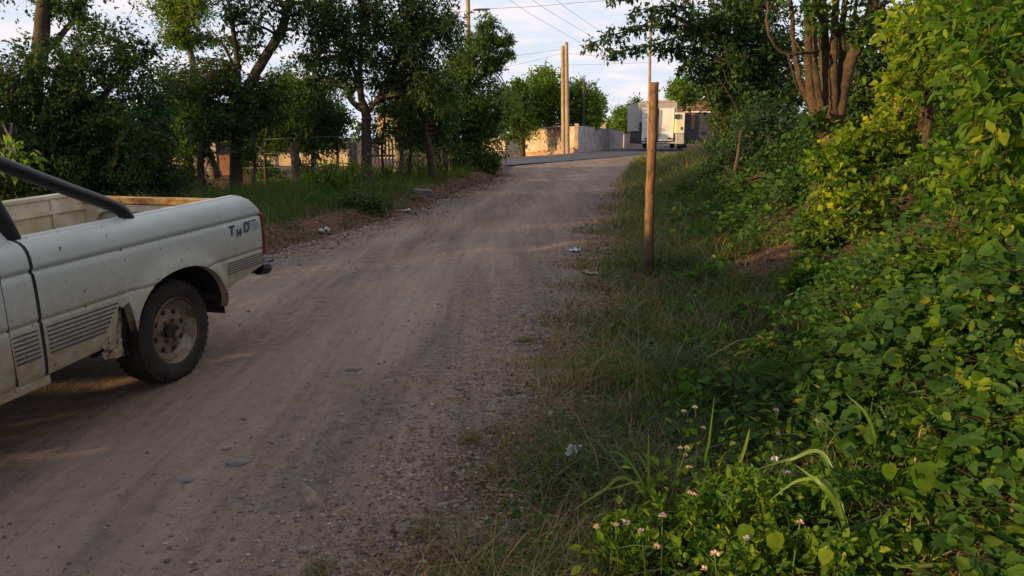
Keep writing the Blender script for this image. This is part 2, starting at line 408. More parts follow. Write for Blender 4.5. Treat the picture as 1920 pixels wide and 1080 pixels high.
def sub(mask, name, label):
    F = Fg[mask]; u, inv = np.unique(F, return_inverse=True)
    o = mesh_np(name, Vg[u], inv.reshape(F.shape), M['earth'], tint=road.ravel()[u], smooth=True)
    a_ = o.data.attributes.new('track', 'FLOAT', 'POINT'); a_.data.foreach_set('value', TRK.ravel()[u].astype(np.float32))
    return tag(o, label, None, None, 'structure')
sub(isroad, 'dirt_road', 'rutted brown dirt and gravel road climbing away between the verges')
sub(~isroad, 'ground', 'dark reddish soil under grass and weeds on both sides of the road')
# asphalt road across the far end
na = [(880, 318), (948, 311), (1060, 302.5), (1130, 297), (1185, 291.5), (1240, 284), (1300, 279)]
fa = [(880, 303), (952, 299), (1060, 290), (1110, 286), (1160, 280), (1200, 275), (1262, 269.5)]
Va = []; Fa = []
for i, (a, b) in enumerate(zip(na, fa)):
    for t in (0, .5, 1):
        p = gp(*a) * (1 - t) + gp(*b) * t; p[2] = float(hz(p[0], p[1])) + .03; Va.append(p)
for i in range(len(na) - 1):
    for j in range(2): Fa.append((i * 3 + j, (i + 1) * 3 + j, (i + 1) * 3 + j + 1, i * 3 + j + 1))
tag(mesh_np('asphalt_road', np.array(Va), Fa, M['asphalt'], uniform=False, smooth=True), 'grey asphalt road crossing the far end of the dirt road', kind='structure')

# ------------------------------------------------------------------ foliage
T_QUAD = (np.array([(0, 0, 0), (.45, .5, .04), (1, 0, -.05), (.45, -.5, .04)], float), np.array([(0, 1, 2, 3)]))
T_FOLD = (np.array([(0, 0, 0), (.4, .5, .10), (1, 0, -.10), (.4, -.5, .10), (.45, 0, -.02)], float), np.array([(0, 1, 4), (1, 2, 4), (2, 3, 4), (3, 0, 4)]))
_h = [(0, 0, 0), (-.07, .24, .05), (.10, .46, .08), (.42, .5, .07), (.76, .27, 0), (1.02, 0, -.10), (.76, -.27, 0), (.42, -.5, .07), (.10, -.46, .08), (-.07, -.24, .05), (.4, 0, -.03)]
T_HEART = (np.array(_h, float), np.array([(i, (i + 1) % 10, 10) for i in range(10)]))
_o = [(0, 0, 0), (.15, .30, .05), (.42, .5, .07), (.75, .32, .02), (1, 0, -.08), (.75, -.32, .02), (.42, -.5, .07), (.15, -.30, .05), (.45, 0, -.03)]
T_OVAL = (np.array(_o, float), np.array([(i, (i + 1) % 8, 8) for i in range(8)]))
def frames(D, U):
    X_ = D / (np.linalg.norm(D, axis=1)[:, None] + 1e-9)
    Z_ = U - X_ * (U * X_).sum(1)[:, None]; Z_ /= np.linalg.norm(Z_, axis=1)[:, None] + 1e-9
    Y_ = np.cross(Z_, X_)
    return X_, Y_, Z_
def leaves_geo(P, D, U, ln, wd, tmpl, tint):
    X_, Y_, Z_ = frames(D, U)
    T, F = tmpl; n = len(P); k = len(T)
    V = P[:, None, :] + (T[None, :, 0] * ln[:, None])[..., None] * X_[:, None, :] + (T[None, :, 1] * wd[:, None])[..., None] * Y_[:, None, :] + (T[None, :, 2] * ln[:, None])[..., None] * Z_[:, None, :]
    FF = (F[None] + (np.arange(n) * k)[:, None, None]).reshape(-1, F.shape[1])
    return V.reshape(-1, 3), FF, np.repeat(tint, k)
def rnd_unit(n):
    v = rng.normal(size=(n, 3)); return v / np.linalg.norm(v, axis=1)[:, None]
def clump_leaves(C, R, twigs, per, lsize, aspect=.5, up=.15, droop=.35, flat=1.0):
    """leafy twigs around clump centres; returns leaf arrays and twig segments"""
    C = np.asarray(C, float); R = np.asarray(R, float)
    ci = np.repeat(np.arange(len(C)), twigs); n = len(ci)
    d = rnd_unit(n); d[:, 2] = d[:, 2] * flat + up; d /= np.linalg.norm(d, axis=1)[:, None]
    st = C[ci] + d * R[ci][:, None] * rng.uniform(0, .45, n)[:, None]
    ln = R[ci] * rng.uniform(.45, 1.0, n)
    ti = np.repeat(np.arange(n), per); m = len(ti)
    t = rng.uniform(.12, 1, m)
    P = st[ti] + d[ti] * (ln[ti] * t)[:, None]
    P[:, 2] -= droop * .5 * ln[ti] * t * t
    P += rng.normal(0, 1, (m, 3)) * lsize * .35
    D = d[ti] * .5 + rnd_unit(m) * .9; D[:, 2] -= droop
    U = rnd_unit(m) * .75; U[:, 2] += .8
    L_ = lsize * rng.uniform(.6, 1.3, m)
    tint = np.clip(rng.normal(.45, .22, m) + np.repeat(rng.normal(0, .14, len(C)), twigs * per), 0, 1)
    en = st + d * ln[:, None]; en[:, 2] -= droop * .5 * ln
    return (P, D, U, L_, L_ * aspect, tint), (st, en)
def sticks_geo(A, B, r0, r1):
    n = len(A); D = B - A; D /= np.linalg.norm(D, axis=1)[:, None] + 1e-9
    X_, Y_, Z_ = frames(D, rnd_unit(n))
    V = np.zeros((n, 6, 3))
    for k in range(3):
        a = 2 * math.pi * k / 3; o = math.cos(a) * Y_ + math.sin(a) * Z_
        V[:, k] = A + o * np.reshape(r0, (-1, 1)); V[:, 3 + k] = B + o * np.reshape(r1, (-1, 1))
    F = np.array([(0, 1, 4, 3), (1, 2, 5, 4), (2, 0, 3, 5)])
    return V.reshape(-1, 3), (F[None] + (np.arange(n) * 6)[:, None, None]).reshape(-1, 4)
def pxblobs(bl):
    """(px, py, rx, ry, Y, dY, n, R) -> clump centres; filled ellipse seen from the road"""
    C = []; R = []
    for px, py, rx, ry, Y, dY, n, r in bl:
        for _ in range(n):
            while True:
                a, b, c = random.uniform(-1, 1), random.uniform(-1, 1), random.uniform(-1, 1)
                if a * a + b * b + c * c <= 1: break
            C.append(at(px + a * rx, py + b * ry, Y + c * dY)); R.append(r * random.uniform(.7, 1.25))
    return np.array(C), np.array(R)
def tree(name, label, cat, base, trunks, blobs, lmat, lsize, twigs=14, per=9, tmpl=T_QUAD, bmat=None, aspect=.5, droop=.35, up=.15, flat=1.0, group=None, limb_r=.05, attach=None, limb_step=1, extra=None):
    """trunks: list of (points, radii); blobs: pixel ellipses or ('w', C, R)"""
    e = empty(name, label, cat, base, group)
    bm_ = bmat or M['bark']
    allp = []
    for i, (pts, rad) in enumerate(trunks):
        q, rr = bent(pts, 6, .004, list(rad), seed=i)
        V, F = tube_geo(q, rr, 9)
        o = wpart('trunk' if i == 0 else 'limb', V, F, bm_, e, uniform=False, smooth=True)
        allp += [(p, r_) for p, r_ in zip(q[2:], rr[2:])]
    if blobs:
        C, R = (blobs[1], blobs[2]) if blobs[0] == 'w' else pxblobs(blobs)
        lv, (st, en) = clump_leaves(C, R, twigs, per, lsize, aspect, up, droop, flat)
        if extra is not None:
            lv2, se2 = clump_leaves(extra[0], extra[1], extra[2], extra[3], lsize, aspect, -.1, .6)
            lv = tuple(np.concatenate([a_, b_]) for a_, b_ in zip(lv, lv2)); st = np.concatenate([st, se2[0]]); en = np.concatenate([en, se2[1]])
        V, F, t = leaves_geo(*lv[:5], tmpl, lv[5])
        tag(wpart('crown', V, F, lmat, e, tint=t), kind='stuff')
        k = rng.random(len(st)) < .5
        V1, F1 = sticks_geo(st[k], en[k], np.full(k.sum(), .006 + lsize * .03), np.full(k.sum(), .002))
        mb = MB()
        AP = np.array([a[0] for a in allp])
        for c in C[::limb_step]:
            dd = np.linalg.norm(AP - c, axis=1) + .6 * np.maximum(0, AP[:, 2] - c[2])
            j = int(dd.argmin()); p0 = AP[j]; r0 = min(limb_r, allp[j][1] * .6)
            mid = (p0 + c) / 2 + np.array([0, 0, .12 * np.linalg.norm(c - p0)]) + rng.normal(0, .05, 3)
            mb.tube(bent([p0, mid, c], 3), [r0 + (0.008 - r0) * k_ / 6 for k_ in range(7)], 4, False)
        n0 = len(mb.v)
        Vt = np.concatenate([np.array(mb.v), V1]) if n0 else V1
        Ft = np.array(mb.f + [tuple(f) for f in (F1 + n0)])
        tag(wpart('branches', Vt, Ft, bm_ if bmat else M['twig'], e), kind='stuff')
    return e

# ================================================================== pickup truck
def paint_material():
    m, nt = newmat('white_paint')
    co = N(nt, 'ShaderNodeTexCoord'); O = co.outputs['Object']
    sp = N(nt, 'ShaderNodeSeparateXYZ'); L(nt, O, sp.inputs[0])
    n1 = noise_n(nt, 2.6, 7, .65, O); n2 = noise_n(nt, 17, 6, .7, O)
    mp = N(nt, 'ShaderNodeMapping'); mp.inputs['Scale'].default_value = (9, 9, 1.1); L(nt, O, mp.inputs[0])
    n3 = noise_n(nt, 1.6, 5, .6, mp.outputs[0])
    base = ramp(nt, [(.35, (.42, .455, .435)), (.65, (.335, .37, .35))], n1.outputs['Fac'])
    # grime rises from the sill: dried mud with a noisy edge
    zz = N(nt, 'ShaderNodeMath', operation='MULTIPLY_ADD'); zz.inputs[1].default_value = .38; L(nt, n1.outputs['Fac'], zz.inputs[0]); L(nt, sp.outputs['Z'], zz.inputs[2])
    zz2 = N(nt, 'ShaderNodeMath', operation='MULTIPLY_ADD'); zz2.inputs[1].default_value = .22; L(nt, n3.outputs['Fac'], zz2.inputs[0]); L(nt, zz.outputs[0], zz2.inputs[2])
    g = N(nt, 'ShaderNodeMapRange'); g.inputs['From Min'].default_value = .80; g.inputs['From Max'].default_value = 1.30
    g.inputs['To Min'].default_value = .95; g.inputs['To Max'].default_value = .06
    L(nt, zz2.outputs[0], g.inputs['Value'])
    mud = ramp(nt, [(.35, (.30, .25, .165)), (.65, (.19, .14, .085))], n2.outputs['Fac'])
    mx = N(nt, 'ShaderNodeMix', data_type='RGBA'); L(nt, g.outputs[0], mx.inputs[0]); L(nt, base.outputs[0], mx.inputs[6]); L(nt, mud.outputs[0], mx.inputs[7])
    # small rust chips
    n4 = noise_n(nt, 30, 3, .5, O)
    ch = ramp(nt, [(.685, (0, 0, 0)), (.71, (1, 1, 1))], n4.outputs['Fac'])
    mx2 = N(nt, 'ShaderNodeMix', data_type='RGBA'); L(nt, ch.outputs[0], mx2.inputs[0]); L(nt, mx.outputs[2], mx2.inputs[6]); mx2.inputs[7].default_value = (.12, .06, .03, 1)
    cw = ramp(nt, [(.0, (0, 0, 0)), (.6915, (0, 0, 0)), (.695, (.8, .8, .8)), (.6985, (0, 0, 0)), (.938, (0, 0, 0)), (.943, (.75, .75, .75)), (.948, (0, 0, 0))], sp.outputs['Z'])   # dark lines along the pressed grooves
    mx3 = N(nt, 'ShaderNodeMix', data_type='RGBA'); L(nt, cw.outputs[0], mx3.inputs[0]); L(nt, mx2.outputs[2], mx3.inputs[6]); mx3.inputs[7].default_value = (.09, .08, .065, 1)
    mx2 = mx3
    # rust eating the wheel arch lip
    ax = N(nt, 'ShaderNodeMath', operation='MULTIPLY_ADD'); ax.inputs[1].default_value = 1 / .435; ax.inputs[2].default_value = -.04 / .435; L(nt, sp.outputs['X'], ax.inputs[0])
    az_ = N(nt, 'ShaderNodeMath', operation='MULTIPLY_ADD'); az_.inputs[1].default_value = 1 / .385; az_.inputs[2].default_value = -.36 / .385; L(nt, sp.outputs['Z'], az_.inputs[0])
    p1 = N(nt, 'ShaderNodeCombineXYZ'); L(nt, ax.outputs[0], p1.inputs[0]); L(nt, az_.outputs[0], p1.inputs[1])
    ln_ = N(nt, 'ShaderNodeVectorMath', operation='LENGTH'); L(nt, p1.outputs[0], ln_.inputs[0])
    rn = N(nt, 'ShaderNodeMath', operation='MULTIPLY_ADD'); rn.inputs[1].default_value = -.22; L(nt, n2.outputs['Fac'], rn.inputs[0]); L(nt, ln_.outputs['Value'], rn.inputs[2])
    rk = ramp(nt, [(.0, (1, 1, 1)), (.875, (1, 1, 1)), (.90, (0, 0, 0))], rn.outputs[0])
    mx4 = N(nt, 'ShaderNodeMix', data_type='RGBA'); L(nt, rk.outputs[0], mx4.inputs[0]); L(nt, mx2.outputs[2], mx4.inputs[6]); mx4.inputs[7].default_value = (.11, .065, .04, 1)
    mx2 = mx4
    b = N(nt, 'ShaderNodeBsdfPrincipled'); b.inputs['Specular IOR Level'].default_value = .32
    rr = N(nt, 'ShaderNodeMapRange'); rr.inputs['To Min'].default_value = .38; rr.inputs['To Max'].default_value = .8; L(nt, g.outputs[0], rr.inputs['Value']); L(nt, rr.outputs[0], b.inputs['Roughness'])
    L(nt, mx2.outputs[2], b.inputs['Base Color'])
    bp = N(nt, 'ShaderNodeBump', _Strength=.35, _Distance=.02); L(nt, n1.outputs['Fac'], bp.inputs['Height']); L(nt, bp.outputs[0], b.inputs['Normal'])
    o = N(nt, 'ShaderNodeOutputMaterial'); L(nt, b.outputs[0], o.inputs[0])
    return m
M['paint'] = paint_material()
M['bed_cream'] = simple('worn_cream_paint', (.52, .47, .36), .6, .4, 5, .3, col2=(.36, .28, .17), thr=(.42, .68))
M['rusty_paint'] = simple('rusted_yellow_paint', (.60, .40, .13), .7, .4, 7, .4, col2=(.34, .12, .03), thr=(.45, .6))
M['black_tube'] = simple('black_coated_tube', (.009, .009, .012), .42, .2, 12, .1, spec=.35)
M['rubber'] = simple('rubber', (.016, .014, .013), .9, .4, 8, .3, col2=(.032, .025, .019))
M['rim'] = simple('dusty_rim', (.21, .165, .12), .5, .4, 13, .25, col2=(.10, .055, .032), metal=.3, thr=(.42, .60), spec=.5)
M['rim_rust'] = simple('rusty_hub', (.10, .05, .032), .8, .5, 16, .4)
M['under'] = simple('underbody', (.02, .017, .015), .9, .3, 6, .2)
M['dark_gap'] = simple('dark_gap', (.03, .032, .03), .9, .2, 6, 0)
M['stripe'] = simple('stripe_print', (.05, .055, .07), .6, .3, 14, 0)
M['blue_print'] = simple('blue_print', (.045, .08, .13), .6, .5, 40, 0)
M['grey_print'] = simple('faded_print', (.27, .32, .38), .6, .4, 40, 0)
M['taillight'] = simple('tail_lamp_red', (.13, .02, .012), .25, .3, 20, 0, spec=.6)
M['glass'] = simple('tinted_glass', (.02, .025, .028), .06, .1, 3, 0, spec=.7)
M['chrome'] = simple('dull_chrome', (.35, .35, .35), .3, .2, 6, 0, metal=.9)
M['mudguard'] = simple('crumpled_mudguard', (.25, .20, .13), .9, .6, 9, .5, col2=(.05, .036, .026), thr=(.5, .62))

AZ, SL = 0.243, 0.0401
Wc = np.array([-2.1338, 4.5019, 0.1375])
u_ = np.array([math.sin(AZ), math.cos(AZ), SL]); u_ /= np.linalg.norm(u_)
y_ = np.array([-math.cos(AZ), math.sin(AZ), 0.0]); z_ = np.cross(u_, y_)
org = Wc - y_ * .07
TM = Matrix(((u_[0], y_[0], z_[0], org[0]), (u_[1], y_[1], z_[1], org[1]), (u_[2], y_[2], z_[2], org[2]), (0, 0, 0, 1)))
truck = empty('pickup_truck', 'old white pickup truck with black roll bar standing on the dirt road at left', 'pickup truck', mat=TM)
TW = 1.62                                               # body width, y=0 is the side towards the verge
def tp(name, mb, mat, parent=None, **k): return mb.build(name, mat, parent or truck, **k)

PZ = [1.095, 1.092, 1.08, 1.062, 1.04, 1.01, .975, .958, .950, .943, .936, .926, .90, .85, .80, .75, .72, .706, .699, .692, .684, .672, .64, .60, .56, .52, .48, .45, .42, .40, .38, .36, .33, .30]
PY = [.105, .080, .048, .026, .013, .004, .001, .001, .011, .015, .011, .001, -.001, -.003, -.003, -.002, -.001, 0, .008, .008, 0, .001, .001, .002, .003, .004, .006, .009, .016, .024, .036, .05, .06, .07]
ACX, ACZ, AA, AB_ = .04, .36, .435, .385
def arch_z(u):
    t = abs(u - ACX) / AA
    return ACZ + AB_ * (1 - t ** 2.3) ** (1 / 2.3) if t < 1 else -1
def bed_bottom(u):
    if u < -.53: return .41 + .02 * math.sin((u + .98) * 4)
    if u < -.39: return .43 + .20 * min(1, (u + .53) / .06) + .012 * math.sin(u * 90)
    if u < .49: return max(arch_z(u), .385)
    return .49 + .09 * (u - .49) / .5
def side_pts(u, z, mirror=False, flare=True):
    y = float(np.interp(-z, [-a for a in PZ], PY))
    if flare:
        r = math.hypot((u - ACX) / AA, max(0, z - ACZ) / AB_)
        f = max(0, 1 - max(0, r - 1) / .30)
        f = f * f * (3 - 2 * f)
        y -= .038 * f
        if u > .97: y += (u - .97) * .25
    return y
def side_panel(us, bottom, top=lambda u: 1.095, flare=True, mirror=False, lip=.05):
    V = []; F = []; n = len(PZ)
    for u in us:
        zb = bottom(u); zt = top(u); last = None
        for z in PZ:
            zz = min(max(z, zb), zt)
            y = side_pts(u, zz, flare=flare)
            if z > zt: y = side_pts(u, zt, flare=flare)
            V.append((u, y, zz))
        y = side_pts(u, zb, flare=flare); V.append((u, y + lip, zb - .002)); 
    k = n + 1
    for i in range(len(us) - 1):
        for j in range(k - 1):
            a, b, c, d = i * k + j, (i + 1) * k + j, (i + 1) * k + j + 1, i * k + j + 1
            if abs(V[a][2] - V[d][2]) < 1e-6 and abs(V[b][2] - V[c][2]) < 1e-6 and j < k - 2 and abs(V[a][1] - V[d][1]) < 1e-6: continue
            F.append((a, b, c, d))
    if mirror: V = [(a, TW - b, c) for a, b, c in V]
    mb = MB(); mb.add(V, F); return mb
us = sorted(set(list(np.round(np.linspace(-.965, -.44, 40), 4)) + [ACX + AA * math.sin(t) for t in np.linspace(-math.pi / 2 * .999, math.pi / 2 * .999, 46)] + [.482, .49, .495, .52] + list(np.round(np.linspace(.56, 1.0, 14), 4))))
rear_top = lambda u: 1.095 if u < .86 else max(.955, 1.095 - (u - .86) * 1.05)
tp('bed_side', side_panel(us, bed_bottom, rear_top), M['paint'], smooth=True)
tp('bed_side', side_panel(us, bed_bottom, rear_top, mirror=True), M['paint'], smooth=True)
# rail tops and the inner bed
def rail(y0, y1, mat, name):
    mb = MB(); mb.box((-.055, (y0 + y1) / 2, 1.083), (1.82, abs(y1 - y0), .03)); return tp(name, mb, mat, bevel=.008)
rail(.085, .15, M['paint'], 'bed_rail'); rail(TW - .17, TW - .085, M['bed_cream'], 'bed_rail')
mb = MB(); mb.box((0, .14, .94), (1.86, .012, .27)); tp('bed_wall', mb, M['bed_cream'])
for yy in (.23, TW - .23): mb = MB(); mb.box((ACX, yy, .80), (.98, .33, .02)); mb.box((ACX - .48, yy + (.16 if yy < .5 else -.16), .70), (.02, .02, .2)); tp('wheel_well', mb, M['bed_cream'])
mb = MB(); mb.box((0, TW - .15, .94), (1.86, .012, .27))
for uu in (-.62, -.2, .22, .62): mb.box((uu, TW - .162, .94), (.05, .02, .25))
mb.box((0, TW - .165, .98), (1.86, .025, .03)); tp('bed_wall', mb, M['bed_cream'])
mb = MB(); mb.box((-.945, TW / 2, .82), (.03, TW - .2, .54)); mb.box((-.935, TW / 2, 1.08), (.06, TW - .2, .035)); tp('bed_front_wall', mb, M['bed_cream'])
mb = MB(); mb.box((0, TW / 2, .59), (1.9, TW - .80, .02)); mb.box((-.69, TW / 2, .588), (.48, TW - .3, .012)); mb.box((.74, TW / 2, .588), (.40, TW - .3, .012))
for k in range(9): mb.box((0, .44 + k * .0925, .605), (1.84, .04, .012))
tp('bed_floor', mb, M['bed_cream'])
for sgn, y0 in ((1, .03), (-1, TW - .03)):
    mb = MB(); A_ = np.linspace(-.12, math.pi + .12, 19); y1_ = y0 + sgn * .34
    R1 = [(ACX + .462 * math.cos(a), y0, .375 + .41 * math.sin(a)) for a in A_]; R2 = [(a, y1_, c) for a, b, c in R1]
    mb.add(R1 + R2, [(i, i + 1, 19 + i + 1, 19 + i) for i in range(18)] + [tuple(range(19, 38))]); tp('wheel_housing', mb, M['under'])
# tailgate with pressed recesses towards the bed
tg = MB(); tg.box((.955, TW / 2, .80), (.05, TW - .16, .42)); t_g = tp('tailgate', tg, M['paint'], bevel=.006)
mb = MB(); mb.box((.94, TW / 2, 1.032), (.10, TW - .17, .045)); tp('tailgate_top', mb, M['rusty_paint'], t_g, bevel=.006)
mb = MB(); y0, y1 = .14, TW - .14
mb.box((.915, TW / 2, .975), (.03, y1 - y0, .055)); mb.box((.915, TW / 2, .66), (.03, y1 - y0, .10))
for s in (y0 + .05, TW / 2, y1 - .06): mb.box((.914, s, .82), (.031, .12, .30))
for yc in ((y0 + .11 + TW / 2 - .06) / 2, (y1 - .12 + TW / 2 + .06) / 2):        # rounded corners of each recess
    for sy in (-1, 1):
        hy = (TW / 2 - .06 - y0 - .11) / 2
        P = [(.899, yc + sy * hy, .948)] + [(.899, yc + sy * (hy - .10 + .10 * math.sin(a)), .848 + .10 * math.cos(a)) for a in np.linspace(0, math.pi / 2, 7)]
        mb.add(P, [(0, i, i + 1) for i in range(1, 7)])
tp('tailgate_inner', mb, M['bed_cream'], t_g)
mb = MB(); mb.box((.99, .055, .80), (.02, .10, .30)); mb.box((.992, .02, .80), (.03, .05, .30)); tp('tail_light', mb, M['taillight'], bevel=.004)
mb = MB(); mb.box((.99, TW - .055, .80), (.02, .10, .30)); tp('tail_light', mb, M['taillight'], bevel=.004)
mb = MB(); mb.tube(bent([(.98, .06, .54), (1.10, .08, .52), (1.14, .30, .51), (1.14, TW - .3, .51), (1.10, TW - .08, .52), (.98, TW - .06, .54)], 5), .052, 10)
mb.box((1.12, .10, .565), (.12, .12, .012)); tp('rear_bumper', mb, M['black_tube'], smooth=False)
# stripes: printed lines between two mouldings
for k, z in enumerate((.655, .633, .611, .589, .567, .545, .523)):
    mb = MB(); a, b = -.945, -.47 - .018 * k; mb.box(((a + b) / 2, .001, z), (b - a, .004, .0075)); tp('stripe', mb, M['stripe'])
for k, z in enumerate((.662, .645, .628, .611, .594)):
    mb = MB(); a, b = .545 - .004 * k, .985; mb.box(((a + b) / 2, .0005, z), (b - a, .004, .006)); tp('stripe', mb, M['stripe'])
for k, z in enumerate((.655, .633, .611, .589, .567, .545, .523)):
    mb = MB(); a, b = -1.14, -1.0; mb.box(((a + b) / 2, .001, z), (b - a, .004, .0075)); tp('stripe', mb, M['stripe'])
# lettering on the bed side
def text(s, u, z, size, mat, shear=0.0, sx=1.0, off=.004):
    c = bpy.data.curves.new('lettering', 'FONT'); c.body = s; c.size = size; c.extrude = .001; c.shear = shear
    c.offset = off
    c.materials.append(mat); c.resolution_u = 3
    tmp = bpy.data.objects.new('tmp', c); COL.objects.link(tmp)
    me = bpy.data.meshes.new_from_object(tmp); bpy.data.objects.remove(tmp); me.name = 'lettering'
    if not me.materials: me.materials.append(mat)
    o = bpy.data.objects.new('lettering', me); COL.objects.link(o); o.parent = truck
    yy = side_pts(u + .05, z + size * .35) - .0035
    o.matrix_local = Matrix(((sx, 0, 0, u), (0, 0, -1, yy), (0, 1, 0, z), (0, 0, 0, 1)))
    return o
text('T', .585, .850, .095, M['blue_print'], .12)
text('1', .655, .836, .070, M['blue_print'], .2)
text('4', .686, .834, .072, M['blue_print'], .2)
text('D', .752, .850, .098, M['blue_print'], .12)
for k in range(4):
    mb = MB(); mb.box((.885 - .006 * k, side_pts(.88, .87) - .0025, .856 + .014 * k), (.14, .002, .0065)); tp('printed_line', mb, M['grey_print'])
mb = MB(); mb.box((.87, side_pts(.87, .915) - .0025, .916), (.10, .002, .009)); tp('printed_line', mb, M['blue_print'])
# crumpled mud guard ahead of the rear wheel
V = []; F = []; rs = random.Random(3)
nu, nw = 12, 14
for j in range(nw):
    for i in range(nu):
        uu = -.62 + .23 * i / (nu - 1); zz = .325 + .05 * (1 - i / (nu - 1)) + .28 * j / (nw - 1) * (.3 + .7 * (i / (nu - 1)))
        V.append((uu + rs.gauss(0, .006), .002 + .07 * (i / (nu - 1)) ** 2 + rs.gauss(0, .004) + .008 * math.sin(i * 2.2), zz + rs.gauss(0, .004)))
for j in range(nw - 1):
    for i in range(nu - 1):
        if rs.random() < .93: F.append((j * nu + i, j * nu + i + 1, (j + 1) * nu + i + 1, (j + 1) * nu + i))
mb = MB(); mb.add(V, F); tp('mud_guard', mb, M['mudguard'])
mb = MB(); mb.box((-.50, .10, .52), (.20, .02, .30)); tp('inner_guard', mb, M['under'])
# roll bar
rb = MB()
hoop = bent([(-.925, .115, 1.02), (-.975, .12, 1.18), (-1.06, .14, 1.40), (-1.13, .18, 1.56), (-1.16, .28, 1.66), (-1.16, TW / 2, 1.68), (-1.16, TW - .28, 1.66), (-1.13, TW - .18, 1.56), (-.975, TW - .12, 1.18), (-.925, TW - .115, 1.02)], 6)
rb.tube(hoop, .038, 14)
for s in (1, -1):
    f = (lambda y: y) if s == 1 else (lambda y: TW - y)
    rb.tube(bent([(-1.19, f(.18), 1.60), (-.95, f(.15), 1.47), (-.60, f(.12), 1.305), (-.36, f(.11), 1.20), (-.25, f(.10), 1.14), (-.19, f(.10), 1.07)], 6), .036, 14)
rb_o = tp('roll_bar', rb, M['black_tube'], smooth=True)
# cab
def cab_bottom(u): return .40
cab_us = list(np.linspace(-2.25, -1.152, 16)); q_us = list(np.linspace(-1.148, -.985, 5))
door = tp('door', side_panel(cab_us, cab_bottom, flare=False), M['paint'], smooth=True)
tp('door', side_panel(cab_us, cab_bottom, flare=False, mirror=True), M['paint'], smooth=True)
tp('cab_corner', side_panel(q_us, cab_bottom, flare=False), M['paint'], smooth=True)
tp('cab_corner', side_panel(q_us, cab_bottom, flare=False, mirror=True), M['paint'], smooth=True)
for f in (lambda y: y, lambda y: TW - y):
    mb = MB(); mb.box((-1.15, f(.016), .74), (.004, .03, .64)); gp_ = side_panel([-1.0, -.95], lambda u: .415, flare=False, mirror=f(0) != 0); gp_.v = [(a, b + (.006 if f(0) == 0 else -.006), c) for a, b, c in gp_.v]; mb.add(gp_.v, gp_.f); tp('panel_gap', mb, M['dark_gap'])
    mb = MB(); mb.box((-1.205, f(.002), .955), (.11, .022, .06)); tp('door_handle', mb, M['black_tube'], door if f(0) == 0 else None, bevel=.008)
    mb = MB(); mb.box((-1.6, f(.05), .385), (1.3, .06, .05)); tp('sill', mb, M['paint'], bevel=.01)
mb = MB(); mb.box((-1.0, TW / 2, .74), (.02, TW - .16, .66)); mb.box((-1.6, TW / 2, .42), (1.25, TW - .2, .06)); tp('cab_back', mb, M['paint'])
# greenhouse: pillars and roof from a slanted frame
def gy_(z): return .10 + (z - 1.09) * .36
def pill(name, pts, w):
    for f in (lambda y: y, lambda y: TW - y):
        mb = MB(); mb.add([(u, f(gy_(z) + t), z) for t in (0, .05) for (u, z) in pts], [tuple(range(len(pts))), tuple(range(len(pts), 2 * len(pts)))] + [(i, (i + 1) % len(pts), len(pts) + (i + 1) % len(pts), len(pts) + i) for i in range(len(pts))])
        tp(name, mb, M['paint'])
pill('rear_pillar', [(-.985, 1.092), (-1.145, 1.092), (-1.36, 1.53), (-1.18, 1.56)], 0)
pill('windscreen_pillar', [(-2.25, 1.092), (-2.17, 1.092), (-1.93, 1.53), (-2.0, 1.56)], 0)
for f in (lambda y: y, lambda y: TW - y):
    mb = MB(); mb.add([(-2.2, f(.118), 1.09), (-1.12, f(.118), 1.09), (-1.33, f(.283), 1.545), (-1.96, f(.283), 1.545)], [(0, 1, 2, 3)]); tp('side_window', mb, M['glass'])
    mb = MB(); mb.box((-1.67, f(gy_(1.55) + .025), 1.55), (.68, .05, .03)); tp('roof_rail', mb, M['paint'])
mb = MB(); mb.box((-1.6, TW / 2, 1.585), (.86, TW - .54, .055)); tp('roof', mb, M['paint'], bevel=.02)
mb = MB(); mb.add([(-1.04, .17, 1.10), (-1.04, TW - .17, 1.10), (-1.215, TW - .31, 1.53), (-1.215, .31, 1.53)], [(0, 1, 2, 3)]); tp('rear_window', mb, M['glass'])
mb = MB(); mb.add([(-2.22, .15, 1.10), (-2.22, TW - .15, 1.10), (-1.98, TW - .30, 1.55), (-1.98, .30, 1.55)], [(0, 1, 2, 3)]); tp('windscreen', mb, M['glass'])
mb = MB(); mb.box((-1.8, .55, .95), (.18, .45, .5)); mb.box((-1.8, TW - .55, .95), (.18, .45, .5)); tp('seat', mb, M['under'], bevel=.03)
# front: fenders, bonnet, grille
FX = -2.76
def fbot(u):
    t = abs(u - FX) / .40
    return max(.40, .36 + .37 * (1 - t ** 2.3) ** (1 / 2.3)) if t < 1 else .40
fus = sorted(set(list(np.linspace(-3.45, -3.17, 6)) + [FX + .40 * math.sin(t) for t in np.linspace(-1.56, 1.56, 26)] + list(np.linspace(-2.35, -2.265, 3))))
ftop = lambda u: 1.03 + .04 * (u + 3.45) / 1.2
for mi in (False, True): tp('front_fender', side_panel(fus, fbot, ftop, flare=False, mirror=mi), M['paint'], smooth=True)
mb = MB(); mb.add([(-2.24, .10, 1.095), (-2.24, TW - .10, 1.095), (-3.40, TW - .06, 1.03), (-3.40, .06, 1.03), (-2.24, .02, 1.04), (-2.24, TW - .02, 1.04), (-3.42, TW - .02, .97), (-3.42, .02, .97)], [(0, 1, 2, 3), (0, 3, 7, 4), (1, 2, 6, 5), (2, 3, 7, 6)]); tp('bonnet', mb, M['paint'])
mb = MB(); mb.box((-3.44, TW / 2, .80), (.05, TW - .56, .30)); tp('grille', mb, M['under'])
for y in (.17, TW - .17):
    mb = MB(); mb.box((-3.455, y, .82), (.04, .24, .20)); tp('headlight', mb, M['chrome'], bevel=.01)
